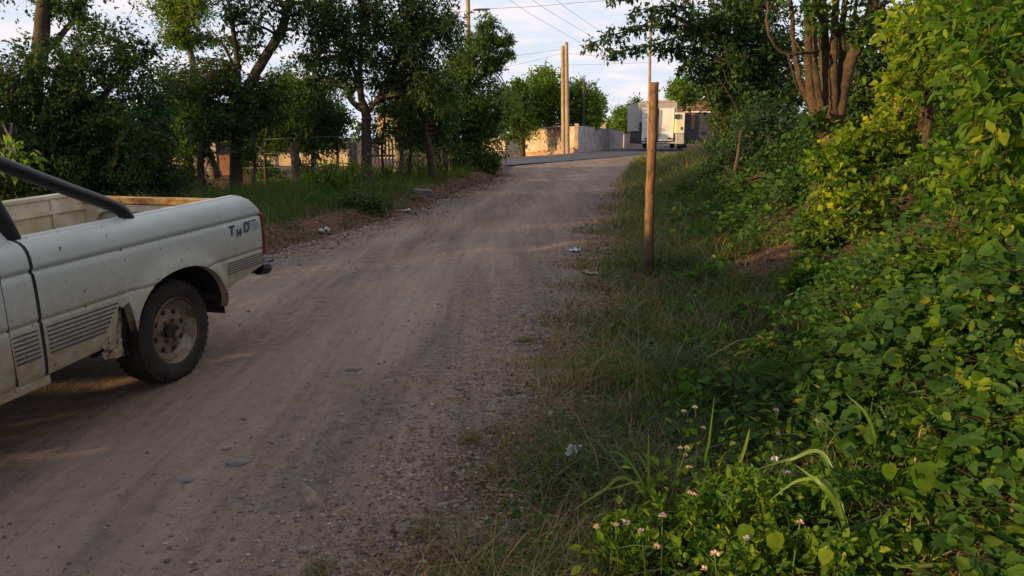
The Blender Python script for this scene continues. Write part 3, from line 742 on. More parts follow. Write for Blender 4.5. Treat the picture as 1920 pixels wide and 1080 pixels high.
mb = MB(); mb.box((-3.54, TW / 2, .53), (.12, TW, .17)); tp('front_bumper', mb, M['chrome'], bevel=.03)
mb = MB(); mb.box((-2.05, -.12, 1.15), (.07, .17, .14)); mb.box((-2.05, -.02, 1.12), (.03, .10, .03)); tp('wing_mirror', mb, M['black_tube'], bevel=.01)
# underbody
mb = MB(); mb.box((-1.2, .42, .46), (4.3, .09, .12)); mb.box((-1.2, TW - .42, .46), (4.3, .09, .12)); mb.tube([(.04, .1, .33), (.04, TW - .1, .33)], .045, 8); mb.tube([(FX, .1, .33), (FX, TW - .1, .33)], .04, 8)
mb.box((-.6, TW / 2, .50), (.7, .7, .16)); mb.box((-2.6, TW / 2, .6), (1.1, .7, .4)); mb.box((0, TW / 2, .565), (1.9, TW - .82, .02)); tp('chassis', mb, M['under'])
mb = MB(); mb.tube(bent([(.44, .34, .46), (.47, .16, .45), (.56, .05, .43)], 5), .028, 10); tp('exhaust_pipe', mb, M['under'])
mb = MB(); mb.box((.50, .18, .36), (.03, .12, .05)); tp('hanger', mb, M['rubber'])
# wheels
def wheel(u, y, s):
    w = bpy.data.objects.new('wheel', None); COL.objects.link(w); w.parent = truck; w.location = (u, y, .327)
    if s < 0: w.rotation_euler = (0, 0, math.pi)
    t = MB(); R_ = .326
    t.lathe([(.205, .012), (.222, .002), (.25, -.008), (.285, -.006), (.305, .004), (.318, .018), (R_, .035), (R_, .115), (R_, .175), (.316, .20), (.27, .215), (.21, .205)], 72)
    ty = tp('tyre', t, M['rubber'], w, smooth=True)
    tb = MB()
    for k in range(44):
        a = 2 * math.pi * k / 44
        for row, yy in enumerate((.03, .085, .14, .19)):
            aa = a + (row % 2) * .07
            Rm = np.array(Matrix.Rotation(-aa, 3, 'Y'))
            tb.box(Rm @ np.array([R_ + (.001 if 0 < row < 3 else -.008), 0, 0]) + np.array([0, yy, 0]), (.014, .036, .026), Rm)
    tag(tp('tread', tb, M['rubber'], ty), kind='stuff')
    r = MB(); r.lathe([(.213, .004), (.213, .012), (.201, .018), (.196, .036), (.182, .043), (.176, .060), (.160, .066), (.154, .073), (.148, .073), (.10, .067), (.07, .062), (.0, .062)], 56)
    r.lathe([(.213, .004), (.219, .006), (.219, .03), (.205, .2)], 56)
    ro = tp('rim', r, M['rim'], w, smooth=True)
    h = MB()
    for k in range(8):
        a = 2 * math.pi * (k + .3) / 8; h.tube([(.124 * math.cos(a), .0735, .124 * math.sin(a)), (.124 * math.cos(a), .0685, .124 * math.sin(a))], .0195, 14)
        ho = tp('vent_hole', h, M['under'], ro); h = MB()
    hb = MB(); hb.lathe([(.0, .038), (.026, .039), (.034, .045), (.040, .064)], 20)
    for k in range(6):
        a = 2 * math.pi * k / 6; hb.tube([(.07 * math.cos(a), .048, .07 * math.sin(a)), (.07 * math.cos(a), .064, .07 * math.sin(a))], .011, 6)
    tp('hub', hb, M['rim_rust'], ro, smooth=False)
    return w
wheel(.06, .07, 1); wheel(FX, .07, 1); wheel(.06, TW - .07, -1); wheel(FX, TW - .07, -1)

# ================================================================== built things
def post(name, label, cat, base, top, r0, r1, mat, n=10, wob=.003, group=None, seed=1, caprim=False):
    e = empty(name, label, cat, base, group)
    b = np.array(base); t = np.array(top); mid = [b + (t - b) * k / 7 for k in range(8)]
    q, rr = bent(mid, 3, wob, [r0 + (r1 - r0) * k / 7 for k in range(8)], seed)
    V, F = tube_geo(q, rr, n); 
    wpart('shaft', V, F, mat, e, uniform=False, smooth=True)
    return e
M['post_wood'] = post_material()
M['pole_wood'] = simple('pole_wood', (.27, .21, .15), .85, .35, 4, .4)
M['pole_dark'] = simple('pole_dark', (.06, .055, .06), .8, .3, 4, .2)
M['concrete'] = simple('weathered_concrete', (.40, .35, .29), .9, .45, 2.2, .5, col2=(.24, .19, .15), bscale=14)
M['plaster'] = simple('stained_plaster', (.40, .33, .25), .9, .3, 1.2, .4, col2=(.24, .17, .12), bscale=12)
M['block'] = simple('grey_block', (.36, .33, .34), .9, .35, 1.6, .5, col2=(.22, .19, .19), bscale=14)
M['earth_red'] = simple('red_earth', (.26, .12, .06), .95, .4, 4, .6, col2=(.38, .26, .16))
M['steel_white'] = simple('white_sheet', (.62, .62, .62), .6, .25, 1.5, .1)
M['steel_grey'] = simple('grey_sheet', (.32, .31, .30), .6, .3, 3, .1)
M['steel_dark'] = simple('dark_sheet', (.035, .035, .045), .6, .3, 2, .1)
M['cream_cab'] = simple('cream_paint', (.62, .54, .38), .5, .2, 3, .05)
M['brick'] = simple('red_brick', (.20, .095, .06), .9, .3, 3, .4, col2=(.13, .06, .045))
M['yellow_wall'] = simple('cream_wall', (.42, .33, .20), .9, .25, 1.2, .3, col2=(.26, .19, .11))
M['grey_board'] = simple('grey_board', (.15, .15, .15), .85, .35, 3, .3)
M['roof_dark'] = simple('sheet_roof', (.10, .10, .11), .7, .4, 3, .3)
M['ochre_post'] = simple('ochre_post', (.42, .20, .06), .85, .4, 9, .4)
M['wire'] = simple('cable', (.16, .16, .18), .8, .1, 3, 0)

# the wooden post on the right verge: slightly bowed, leaning
pb = gp(1216, 516); pb[2] -= .15
Yp = pb[1]
pp = [at(1216, 540, Yp), at(1216, 500, Yp), at(1217, 430, Yp + .02), at(1219, 360, Yp + .03), at(1222, 290, Yp + .03), at(1225, 220, Yp + .03), at(1227, 154, Yp + .02)]
e = empty('wooden_post', 'rough wooden post standing alone in the grass of the right verge', 'post', pb)
q, rr = bent(pp, 6, .0015, [.053, .053, .052, .050, .049, .047, .045])
V, F = tube_geo(q, rr, 16); V = np.array(V)
for i in range(len(V)):
    V[i] += (mnoise.noise(Vector(V[i]) * 9) * .006 + mnoise.noise(Vector(V[i]) * 30) * .002) * np.array([1, 1, .2])
wpart('shaft', V, F, M['post_wood'], e, uniform=False, smooth=True)

def wallrun(name, label, cat, mat, pts, th, footmat=None, panels=None, joints=True):
    """pts: (x, y, z_base, z_top) along the wall; panels butt joined so each stands as its own part"""
    e = empty(name, label, cat, pts[0][:3])
    for a, b in zip(pts[:-1], pts[1:]):
        a = np.array(a, float); b = np.array(b, float)
        d = b[:2] - a[:2]; n_ = np.array([-d[1], d[0]]) / np.linalg.norm(d) * th / 2
        g = d / np.linalg.norm(d) * .008 if joints else d * 0
        V = []
        for p, s in ((a, 1), (b, -1)):
            for sg in (-1, 1):
                for z in (p[2] - .4, p[3]):
                    V.append((p[0] + n_[0] * sg + g[0] * s, p[1] + n_[1] * sg + g[1] * s, z))
        wpart('wall_panel', V, [(0, 1, 3, 2), (4, 6, 7, 5), (0, 4, 5, 1), (2, 3, 7, 6), (1, 5, 7, 3), (0, 2, 6, 4)], mat, e, uniform=False)
    return e
# corner of the compound wall
cx, cy = 4.75, 56.0
def gpt(px, py, Y): return at(px, py, Y)
lw = []
for px, yb, yt, Y in ((1078, 287, 237, 56), (1062, 288, 237.5, 57.6), (1040, 290, 238, 59.8), (1015, 292.5, 243, 62.3), (990, 294.5, 249, 64.9), (965, 297, 256, 67.6), (940, 299, 260, 70.3), (905, 302, 263, 74)):
    b = at(px, yb, Y); t = at(px, yt, Y); lw.append((b[0], b[1], b[2], t[2]))
wl = wallrun('compound_wall', 'sunlit yellowish plaster wall with a stepped broken top, left of the twin poles', 'wall', M['plaster'], lw, .2)
for (x, y, zb, zt), (x2, y2, zb2, zt2) in list(zip(lw[:-1], lw[1:]))[1:]:       # rubble crown
    mb = MB()
    for k in range(5):
        t = (k + .5) / 5; mb.box((x + (x2 - x) * t, y + (y2 - y) * t, zt + (zt2 - zt) * t + .02), (.5, .4, .08 + .12 * random.random()))
    o = mb.build('wall_crown', M['plaster'], wl); o.location = -Vector(wl.location)
rw = []
for px, yb, yt, Y in ((1082, 287.5, 235.5, 56), (1094, 286.5, 236.5, 58), (1125, 283, 240, 64), (1150, 280.5, 244, 70), (1166, 279, 246.5, 75)):
    b = at(px, yb, Y); t = at(px, yt, Y); rw.append((b[0], b[1], b[2], t[2]))
wallrun('compound_wall', 'shaded grey block wall running away behind the twin poles', 'wall', M['block'], rw, .2)
rw2 = []
for px, yb, yt, Y in ((1168, 279, 251, 79), (1185, 277.5, 252.5, 84), (1201, 276, 253.5, 88)):
    b = at(px, yb, Y); t = at(px, yt, Y); rw2.append((b[0], b[1], b[2], t[2]))
wallrun('low_wall', 'low grey wall farther along, left of the parked box truck', 'wall', M['block'], rw2, .2)
b = at(1080, 287.6, 55.9); t = at(1080, 233, 55.9)
mb = MB(); mb.box((b[0], b[1], (b[2] + t[2]) / 2 - .1), (.28, .34, t[2] - b[2] + .3)); o = mb.build('corner_pillar', M['plaster'], bevel=.01)
tag(o, 'square plaster pillar where the sunlit and shaded walls meet', 'pillar')
# red earth heaped along the foot of the sunlit wall
V = []; F = []
for i in range(30):
    t = i / 29; px = 1076 - 140 * t; Y = 55.5 + 14.5 * t; yb = 287.5 + 11.5 * t
    g = at(px, yb, Y)
    for k, (o_, h) in enumerate(((-.05, .42), (-.35, .36), (-.8, .18), (-1.6, -.05))):
        V.append((g[0] - .2 * k * .1, g[1] + o_, g[2] + h * (.7 + .5 * math.sin(i * 1.7) ** 2) if h > 0 else g[2] + h))
for i in range(29):
    for k in range(3): F.append((i * 4 + k, i * 4 + k + 1, (i + 1) * 4 + k + 1, (i + 1) * 4 + k))
tag(mesh_np('earth_bank', np.array(V), F, M['earth_red'], uniform=False, smooth=True), 'orange red earth and rubble heaped along the foot of the sunlit wall', kind='structure')

# poles and cables
def upole(label, px0, pyb, px1, pyt, Y, w, mat, arm=False, group=None, name='utility_pole'):
    b = at(px0, pyb, Y); t = at(px1, pyt, Y); r = w / 2 / FPX * Y
    e = post(name, label, 'utility pole', b - np.array([0, 0, .3]), t, r * 1.15, r * .9, mat, group=group)
    if arm:
        mb = MB(); mb.box(tuple(t + np.array([0, 0, -arm]) - np.array(e.location)), (1.8, .1, .12))
        for s in (-.8, -.3, .3, .8): mb.tube([tuple(t + np.array([s, 0, -arm + .06]) - np.array(e.location)), tuple(t + np.array([s, 0, -arm + .22]) - np.array(e.location))], .05, 6)
        mb.build('crossarm', M['pole_dark'], e)
    return e
upole('shorter pale pole of the twin pair at the wall corner', 1057, 289, 1055, 86, 54.2, 7.5, M['pole_wood'])
upole('taller pole of the twin pair at the wall corner', 1064.5, 288, 1062, 79, 54.0, 7.5, M['pole_wood'])
upole('dark pole rising behind the bright round tree', 1093, 286, 1095, 148, 60, 4.5, M['pole_dark'])
upole('slender tall pole seen just left of the wooden post top', 1216, 284, 1220, 22, 58, 5, M['pole_wood'], arm=1.0)
upole('yellowish pole top above the leaves of the left trees', 880, 320, 877, -40, 44, 8.5, M['pole_wood'])
def cable(label, pts, r=.018, sag=.0, grp='overhead power lines'):
    P = [at(*p) for p in pts]
    q = bent(P, 10); n = len(q); r = r * .65
    q = [p - np.array([0, 0, sag * 4 * (i / (n - 1)) * (1 - i / (n - 1))]) for i, p in enumerate(q)]
    mb = MB(); mb.tube(q, r, 5); o = mb.build('power_line', M['wire'])
    tag(o, label, 'cable', grp)
cable('power line crossing level near the top from the yellowish pole', [(780, 40, 44), (878, 20, 44), (1000, 12, 48), (1120, 2, 52), (1240, -6, 56)])
cable('first slanting cable, leftmost of the three converging on the twin poles', [(900, -40, 30), (985, 20, 40), (1050, 58, 50), (1095, 84, 58)], .014)
cable('second slanting cable, middle of the three converging ones', [(950, -40, 30), (1010, 8, 38), (1070, 45, 48), (1120, 75, 58)], .014)
cable('third slanting cable, rightmost of the three converging ones', [(990, -40, 30), (1040, -2, 38), (1090, 35, 48), (1150, 74, 60)], .014)
cable('upper thin cable reaching the twin poles from the left trees', [(900, 118, 40), (980, 103, 46), (1055, 92, 54)], .012)
cable('lower thin cable reaching the twin poles from the left trees', [(900, 132, 40), (970, 121, 46), (1055, 100, 54)], .012)
cable('upper cable between the twin poles and the slender pole', [(1064, 100, 54), (1140, 106, 56), (1218, 106, 58)], .014)
cable('lower cable between the twin poles and the slender pole', [(1064, 122, 54), (1140, 120, 56), (1218, 117, 58)], .014)
# thick dark splice on the level cable
P = [at(888, 18.5, 44.3), at(898, 18, 44.7), at(918, 17, 45.4)]
mb = MB(); mb.tube(P, [.05, .07, .05], 7); tag(mb.build('cable_splice', M['wire']), 'thick dark splice on the level power line beside the yellowish pole', 'cable splice')

# parked box truck far away
def B(e, name, mat, px0, px1, py0, py1, Y, dep, bevel=0, parent=None, yaw=0):
    """a box standing at distance Y whose near face spans these pixels"""
    a = at(px0, py0, Y); b = at(px1, py1, Y)
    c = (a + b) / 2 + np.array([0, dep / 2, 0]); d = (abs(b[0] - a[0]), dep, abs(a[2] - b[2]))
    mb = MB(); base = np.array(e.location) if parent is None else np.array(e.location)
    mb.box(c - base, d); return mb.build(name, mat, parent or e, bevel=bevel)
Y = 62
e = empty('box_truck', 'parked white box truck with dark chassis at the far end of the road', 'truck', at(1235, 278, Y))
B(e, 'box_body', M['steel_grey'], 1198.5, 1268, 192, 246, Y, 6.0, .03)
pn = B(e, 'rear_door', M['steel_white'], 1205, 1262, 203, 264, Y - .08, .06)
B(e, 'frame_post', M['steel_dark'], 1199, 1206, 229, 270, Y - .02, .3); B(e, 'frame_post', M['steel_dark'], 1262, 1267, 222, 270, Y - .02, .3)
B(e, 'chassis', M['steel_dark'], 1201, 1267, 246.5, 270, Y + .12, 5.5)
for px in (1209, 1260):
    b = at(px, 272, Y + .6); mb = MB(); mb.lathe([(.0, -.12), (.36, -.12), (.40, -.08), (.40, .08), (.36, .12), (0, .12)], 20, 'x', b - np.array(e.location) + np.array([0, 0, .12])); mb.build('wheel', M['rubber'], e)
for pa in (1209, 1252): B(e, 'tail_lamp', M['taillight'], pa, pa + 6, 258, 261.5, Y - .16, .05)
B(e, 'door_seam', M['steel_dark'], 1233.2, 1233.9, 203.5, 263.5, Y - .10, .03)
for pa in (1229, 1237): B(e, 'lock_bar', M['steel_grey'], pa, pa + .8, 206, 261, Y - .13, .05)
B(e, 'bumper', M['steel_grey'], 1203, 1266, 266, 269, Y - .25, .15)
B(e, 'roof_edge', M['concrete'], 1212, 1266, 188.5, 191.6, Y, 5.8)
e = empty('dump_truck', 'cream cabbed truck with dark cargo body beside the box truck', 'truck', at(1300, 280, Y))
B(e, 'cab', M['cream_cab'], 1268, 1283, 211, 250, Y - .5, 1.8, .04); B(e, 'bonnet', M['steel_grey'], 1269, 1282, 250.5, 270, Y - .6, 1.6, .04)
B(e, 'windscreen', M['glass'], 1265.5, 1275, 214, 223, Y - .62, .08); B(e, 'wing_mirror', M['steel_dark'], 1277, 1281, 238, 244, Y - .9, .1)
B(e, 'cargo_body', M['steel_dark'], 1284, 1345, 211, 262, Y + .2, 5, .02); B(e, 'cargo_rim', M['steel_white'], 1284, 1345, 208.4, 210.9, Y + .18, 5)
B(e, 'body_rib', M['brick'], 1296, 1302, 213, 242, Y + .13, .06)
for px in (1274, 1322):
    b = at(px, 273, Y + .2); mb = MB(); mb.lathe([(.0, -.12), (.40, -.12), (.45, -.08), (.45, .08), (.40, .12), (0, .12)], 20, 'x', b - np.array(e.location) + np.array([0, 0, .15])); mb.build('wheel', M['rubber'], e)
# brick house with a roof, behind the trucks
e = empty('brick_house', 'red brick upper storey showing over the trucks at the far end', 'house', at(1290, 280, 80))
w = B(e, 'wall', M['brick'], 1254, 1330, 188, 262, 80, 6)
for r_ in range(10):
    B(e, 'brick_course', M['concrete'], 1254, 1330, 189.6 + r_ * 1.9, 189.95 + r_ * 1.9, 79.985, .02)
B(e, 'window', M['steel_dark'], 1275, 1281, 190, 197, 79.95, .1); B(e, 'window', M['steel_dark'], 1262, 1267, 200, 207, 79.95, .1)
B(e, 'roof', M['concrete'], 1252, 1332, 185.6, 187.6, 79.7, 6.6)
e = empty('far_house', 'low pale house with flat roof just above the shaded wall', 'house', at(1120, 280, 110))
B(e, 'wall', M['yellow_wall'], 1104, 1135, 232, 275, 110, 6); B(e, 'roof', M['steel_white'], 1102, 1137, 229.5, 231.6, 109.8, 6.4)

# behind the left trees: sunlit wall, shed, tall house, board fence
e = empty('garden_wall', 'cream sunlit wall glimpsed between the left trunks', 'wall', at(560, 345, 33))
for k, (a, b, t0) in enumerate(((288, 372, 296), (374, 432, 294), (434, 520, 291), (522, 590, 287), (592, 655, 282))):
    B(e, 'wall_panel', M['yellow_wall'], a, b, t0, 372, 33.0, .2)
e = empty('shed', 'small shed with dark sheet roof and red brick side behind the trunks', 'shed', at(440, 345, 26))
B(e, 'roof', M['roof_dark'], 388, 482, 262, 266, 25.6, 3.2)
B(e, 'brick_side', M['brick'], 410, 434, 290, 340, 26.2, 2); B(e, 'wall', M['block'], 393, 409, 268, 340, 26.3, 2); B(e, 'board_side', M['grey_board'], 470, 505, 300, 330, 26.2, .3)
for px in (390, 480, 452): B(e, 'shed_post', M['bark'], px, px + 4, 266.2, 345, 25.8, .1)
for k in range(3): B(e, 'crate', M['grey_board'], 482 + k * 14, 494 + k * 14, 312, 330, 25.5 + .2 * k, .3)
e = empty('tall_house', 'yellowish two storey house corner above the board fence', 'house', at(725, 300, 60))
B(e, 'wall', M['yellow_wall'], 706, 742, 208, 310, 60, 4); B(e, 'balcony', M['concrete'], 712, 745, 226, 230, 59.3, .9)
B(e, 'window', M['steel_dark'], 729, 740, 203, 222, 59.9, .12); B(e, 'roof', M['concrete'], 703, 748, 204.5, 207.5, 59.7, 4.5)
e = empty('board_fence', 'grey weathered board fence between the forked trunk and pale trunk', 'fence', at(725, 325, 27))
for k in range(14):
    x0 = 694 + k * 6.6; h = random.uniform(-4, 6)
    B(e, 'board', M['grey_board'], x0, x0 + 5.4, 256 + h, 326, 27 + random.uniform(-.05, .05), .03)
B(e, 'rail', M['bark'], 692, 790, 290, 294, 27.1, .05)
# old fence posts along the left verge and a leaning stake
def fpost(label, px0, py0, px1, py1, w, mat, Yd=None):
    b = gp(px0, py0); Y = b[1]; t = at(px1, py1, Y); r = w / 2 / FPX * Y
    post('fence_post', label, 'fence post', b - np.array([0, 0, .2]), t, r * 1.1, r * .9, mat, 8, .006, 'old posts along the left verge')
    return b, t
b1, t1 = fpost('thick grey fence post left of the forked tree', 668, 352, 661, 266, 13, M['bark_pale'])
b2, t2 = fpost('stout fence post in tall grass right of the diagonal limb tree', 557, 352, 551, 266, 16, M['bark_pale'])
b3, t3 = fpost('thin stake leaning against the forked tree', 706, 345, 683, 283, 3.5, M['bark_pale'])
b4, t4 = fpost('short post half hidden by leaves beyond the leaning trunk', 845, 330, 842, 250, 7, M['bark'])
for j, z in enumerate((.5, .85, 1.2)):
    mb = MB(); A = t2 * 1.0; Bq = t1 * 1.0; A[2] = b2[2] + z; Bq[2] = b1[2] + z; Cq = t4 * 1.0; Cq[2] = b4[2] + z
    mb.tube(bent([A + (A - Bq) * 1.2, A, Bq, Cq], 6), .005, 4)
    tag(mb.build('fence_wire', M['wire']), ['lowest', 'middle', 'topmost'][j] + ' strand of wire strung between the old fence posts', 'wire', 'fence wires on the left verge')
# white marker at the end of the hedge
b = gp(949, 324); Y = b[1]
e = empty('marker_post', 'small white board on a post at the end of the left hedge', 'marker', b)
B(e, 'shaft', M['steel_grey'], 947, 950.5, 262, 326, Y, .06); B(e, 'board', M['steel_white'], 939, 951, 283, 289, Y - .04, .03)
# ochre post and shed bits behind the right hedge
b = at(1692, 300, 8.6)
e = empty('ochre_post', 'orange brown sunlit post behind the vines on the right', 'post', b - np.array([0, 0, .9]))
B(e, 'shaft', M['ochre_post'], 1686, 1697, 150, 330, 8.6, .06); B(e, 'cap', M['ochre_post'], 1681, 1701, 148, 154, 8.57, .12)

# litter and stones lying on the road
def lump(name, label, cat, px, py, sx, sy, sz, mat, seed=0, group=None, sub=2, rot=0, sink=.25, jag=.25):
    p = gp(px, py); bm = bmesh.new(); bmesh.ops.create_icosphere(bm, subdivisions=sub, radius=1)
    for v in bm.verts:
        n = mnoise.noise(v.co * 1.7 + Vector((seed * 3.1, 0, 0))); v.co *= 1 + jag * n
        v.co.x *= sx; v.co.y *= sy; v.co.z *= sz
    me = bpy.data.meshes.new(name); bm.to_mesh(me); bm.free(); me.materials.append(mat)
    o = bpy.data.objects.new(name, me); COL.objects.link(o)
    o.location = (p[0], p[1], float(hz(p[0], p[1])) + sz * (1 - 2 * sink)); o.rotation_euler = (0, 0, rot)
    return tag(o, label, cat, group)
def scrap(label, px, py, s, mat, seed, cat='plastic scrap', name='plastic_scrap', h=.35, lift=0):
    p = gp(px, py); V = []; F = []; rs = random.Random(seed); n = 7
    for j in range(n):
        for i in range(n):
            x = (i / (n - 1) - .5) * s; y = (j / (n - 1) - .5) * s * .7
            V.append((x + rs.gauss(0, s * .03), y + rs.gauss(0, s * .03), abs(mnoise.noise(Vector((i * .7 + seed, j * .7, seed)))) * s * h * 1.6 + .01))
    for j in range(n - 1):
        for i in range(n - 1):
            if rs.random() < .9: F.append((j * n + i, j * n + i + 1, (j + 1) * n + i + 1, (j + 1) * n + i))
    o = mesh_np(name, V, F, mat, uniform=False)
    o.location = (p[0], p[1], float(hz(p[0], p[1])) + lift); o.rotation_euler = (0, 0, rs.random() * 3)
    return tag(o, label, cat)
M['plastic_white'] = simple('white_scrap', (.5, .49, .45), .6, .5, 20, .1)
M['plastic_teal'] = simple('pale_teal_scrap', (.35, .5, .48), .4, .3, 20, .1)
M['concrete_dark'] = simple('dirty_concrete', (.16, .14, .13), .9, .5, 9, .5)
M['driftwood'] = simple('dry_wood', (.30, .24, .19), .85, .4, 18, .5)
scrap('crumpled clear plastic scrap lying in the grass near the flowers', 1075, 868, .10, M['plastic'], 3, h=.5, lift=.04)
scrap('pale teal plastic scrap beside the verge left of the wooden post', 1077, 470, .17, M['plastic_teal'], 5, h=.2)
scrap('crumpled white scrap in the left grass behind the pickup', 607, 440, .17, M['plastic_white'], 7, h=.5, lift=.03)
scrap('small white scrap at the left road edge past the pickup', 760, 396, .22, M['plastic_white'], 9, h=.2)
scrap('torn pale paper strip on leaf litter near the wooden post', 1105, 513, .2, M['driftwood'], 11, 'paper scrap', 'paper_scrap', .15)
p = gp(588, 946)
mb = MB(); V = []; rs = random.Random(5)
for k, (z, w) in enumerate(((0, .050), (.03, .046), (.06, .034), (.09, .020), (.105, .008))):
    for a in range(7):
        t = 2 * math.pi * a / 7; V.append((w * math.cos(t) * (.6 + .25 * rs.random()) - z * .35, w * math.sin(t) * .45, z * .8 + rs.gauss(0, .003)))
F = [(i * 7 + a, i * 7 + (a + 1) % 7, (i + 1) * 7 + (a + 1) % 7, (i + 1) * 7 + a) for i in range(4) for a in range(7)] + [tuple(range(7)), tuple(range(28, 35))]
mb.add(V, F); o = mb.build('wood_chunk', M['driftwood']); o.location = (p[0], p[1], p[2] - .005); o.scale = (1.25, 1.25, 1.25); tag(o, 'jagged pale chunk of wood standing on the gravel in the foreground', 'wood chunk')
lump('flat_stone', 'largest smooth bluish stone set flush in the road', 'stone', 443, 868, .060, .042, .014, M['stone_blue'], 1, sub=3, jag=.28, sink=.46)
lump('flat_stone', 'small bluish stone flush in the road left of the largest one', 'stone', 350, 902, .034, .026, .012, M['stone_blue'], 2, sub=3, jag=.28, sink=.46)
lump('flat_stone', 'bluish stone flush in the road right of the pickup wheel', 'stone', 657, 692, .075, .045, .012, M['stone_blue'], 3, sub=3, jag=.28, sink=.46)
lump('flat_stone', 'pale stone in the gravel at the bottom edge of the photo', 'stone', 569, 1035, .024, .020, .014, M['stone'], 4, jag=.2)
lump('pale_stone', 'small pale stone on the road above the largest bluish stone', 'stone', 426, 842, .024, .016, .013, M['driftwood'], 5, rot=.4)
lump('pale_stone', 'pale stone in the gravel strip beside the right verge', 'stone', 862, 731, .022, .015, .014, M['stone'], 6)
lump('pale_stone', 'orange brown fragment at the edge of the right grass', 'stone', 920, 772, .016, .014, .010, M['ochre_post'], 7)
lump('pale_stone', 'flat pale stone near the grass at the lower middle', 'stone', 835, 948, .045, .018, .012, M['stone'], 8, rot=.5)
b = gp(791, 362); mb = MB(); mb.box((0, 0, .02), (.42, .26, .12)); o = mb.build('concrete_block', M['concrete_dark'], bevel=.02); o.location = tuple(b); o.rotation_euler = (0.05, .08, .25); tag(o, 'grey concrete block lying on red earth at the left road edge', 'concrete block')

# ================================================================== trees on the left
def wp(px, py, Y): return at(px, py, Y)
def tk(*a): return [wp(*p) for p in a]
def tb(px, py):
    b = gp(px, py); return b, b[1]
# far-left tall leaning trunk and the dark leafy trees behind the pickup
g = np.array([-8.4, 15.5, float(hz(-8.4, 15.5))])
tree('tall_tree', 'tall tree with a dark leaning trunk at the top left corner', 'tree', g,
     [([g, wp(72, 200, 14.5), wp(74, 110, 14), wp(80, 40, 14), wp(92, -60, 14)], [.18, .15, .14, .13, .10]),
      ([wp(74, 110, 14), wp(120, 60, 14.2), wp(150, 20, 14.5)], [.07, .05, .03])],
     [(125, 20, 50, 35, 14.5, .6, 12, .35), (60, -60, 120, 50, 14.5, 1.5, 26, .6), (180, -50, 90, 40, 15, 1, 10, .5)], M['leaf_mid'], .085, 14, 9)
g = np.array([-7.1, 11.6, float(hz(-7.1, 11.6))])
tree('bushy_tree', 'dense dark bushy tree standing behind the pickup roll bar', 'tree', g,
     [([g, wp(75, 330, 11.6), wp(95, 220, 11.4), wp(130, 120, 11.4)], [.12, .10, .08, .04]),
      ([wp(75, 330, 11.6), wp(30, 240, 11.3), wp(10, 140, 11.2)], [.07, .06, .03]),
      ([wp(80, 300, 11.6), wp(180, 200, 11.6), wp(230, 120, 11.8)], [.06, .05, .03])],
     [(60, 180, 100, 85, 11.5, 1.0, 55, .42), (180, 130, 85, 75, 11.6, .8, 30, .36), (150, 270, 170, 95, 11.4, .9, 80, .42), (20, 300, 80, 90, 11.2, .8, 40, .4), (255, 120, 35, 45, 11.7, .5, 9, .28), (120, 355, 160, 55, 11.2, .7, 42, .36)],
     M['leaf_dark'], .07, 16, 10, limb_step=2)
g = np.array([-5.7, 12.6, float(hz(-5.7, 12.6))])
tree('bushy_tree', 'second dark leafy tree between the roll bar and the shed', 'tree', g,
     [([g, wp(280, 330, 12.6), wp(270, 240, 12.6), wp(262, 180, 12.6)], [.09, .075, .06, .03]),
      ([wp(278, 320, 12.6), wp(230, 260, 12.4), wp(200, 200, 12.4)], [.05, .04, .02])],
     [(250, 200, 60, 70, 12.7, .6, 22, .34), (240, 300, 90, 80, 12.4, .7, 42, .36), (300, 250, 45, 80, 12.7, .5, 20, .32), (310, 345, 50, 30, 12.3, .5, 14, .25)],
     M['leaf_blue'], .065, 15, 9, limb_step=2)
# back row
g = np.array([-9.5, 24, float(hz(-9.5, 24))])
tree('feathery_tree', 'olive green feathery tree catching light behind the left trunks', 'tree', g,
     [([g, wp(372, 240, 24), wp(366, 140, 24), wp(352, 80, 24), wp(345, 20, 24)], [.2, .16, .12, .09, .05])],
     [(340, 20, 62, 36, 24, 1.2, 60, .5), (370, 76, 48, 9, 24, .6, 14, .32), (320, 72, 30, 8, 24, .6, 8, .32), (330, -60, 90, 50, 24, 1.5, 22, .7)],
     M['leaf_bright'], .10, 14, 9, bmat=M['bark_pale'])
g = np.array([-9.9, 23, float(hz(-9.9, 23))])
tree('olive_tree', 'yellow tinged leafy tree low behind the diagonal limb', 'tree', g,
     [([g, wp(350, 270, 23), wp(355, 210, 23)], [.14, .11, .06])],
     [(345, 200, 60, 60, 23, 1, 60, .5), (395, 230, 50, 40, 23, 1, 40, .45), (330, 260, 50, 30, 22.5, 1, 26, .45), (460, 235, 50, 40, 24, 1, 30, .45)], M['leaf_bright'], .10, 13, 9)
g, Y = tb(443, 362)
tree('forked_tree', 'tree with a long diagonal limb reaching the top of the photo', 'tree', g,
     [([g, wp(443, 300, Y), wp(447, 240, Y), wp(455, 190, Y), wp(478, 140, Y), wp(505, 95, Y), wp(530, 50, Y), wp(548, -20, Y)], [.16, .14, .135, .125, .11, .105, .10, .08]),
      ([wp(450, 215, Y), wp(445, 120, Y), wp(436, 50, Y), wp(425, -20, Y)], [.08, .06, .05, .03]),
      ([wp(447, 150, Y), wp(425, 95, Y), wp(400, 60, Y)], [.035, .03, .015])],
     [(450, 20, 50, 45, Y, .8, 17, .36), (440, 90, 40, 30, Y, .8, 9, .3), (500, 60, 40, 22, Y, .6, 6, .26), (385, 155, 88, 40, Y, .9, 52, .4), (480, 180, 50, 38, Y, .8, 26, .38), (430, 225, 75, 30, Y, .8, 30, .36), (560, 5, 60, 30, Y, .8, 11, .36), (500, -50, 160, 40, Y, 1.5, 20, .5)],
     M['leaf_dark'], .09, 11, 8, limb_r=.035)
g, Y = tb(560, 346); Y += 1.2
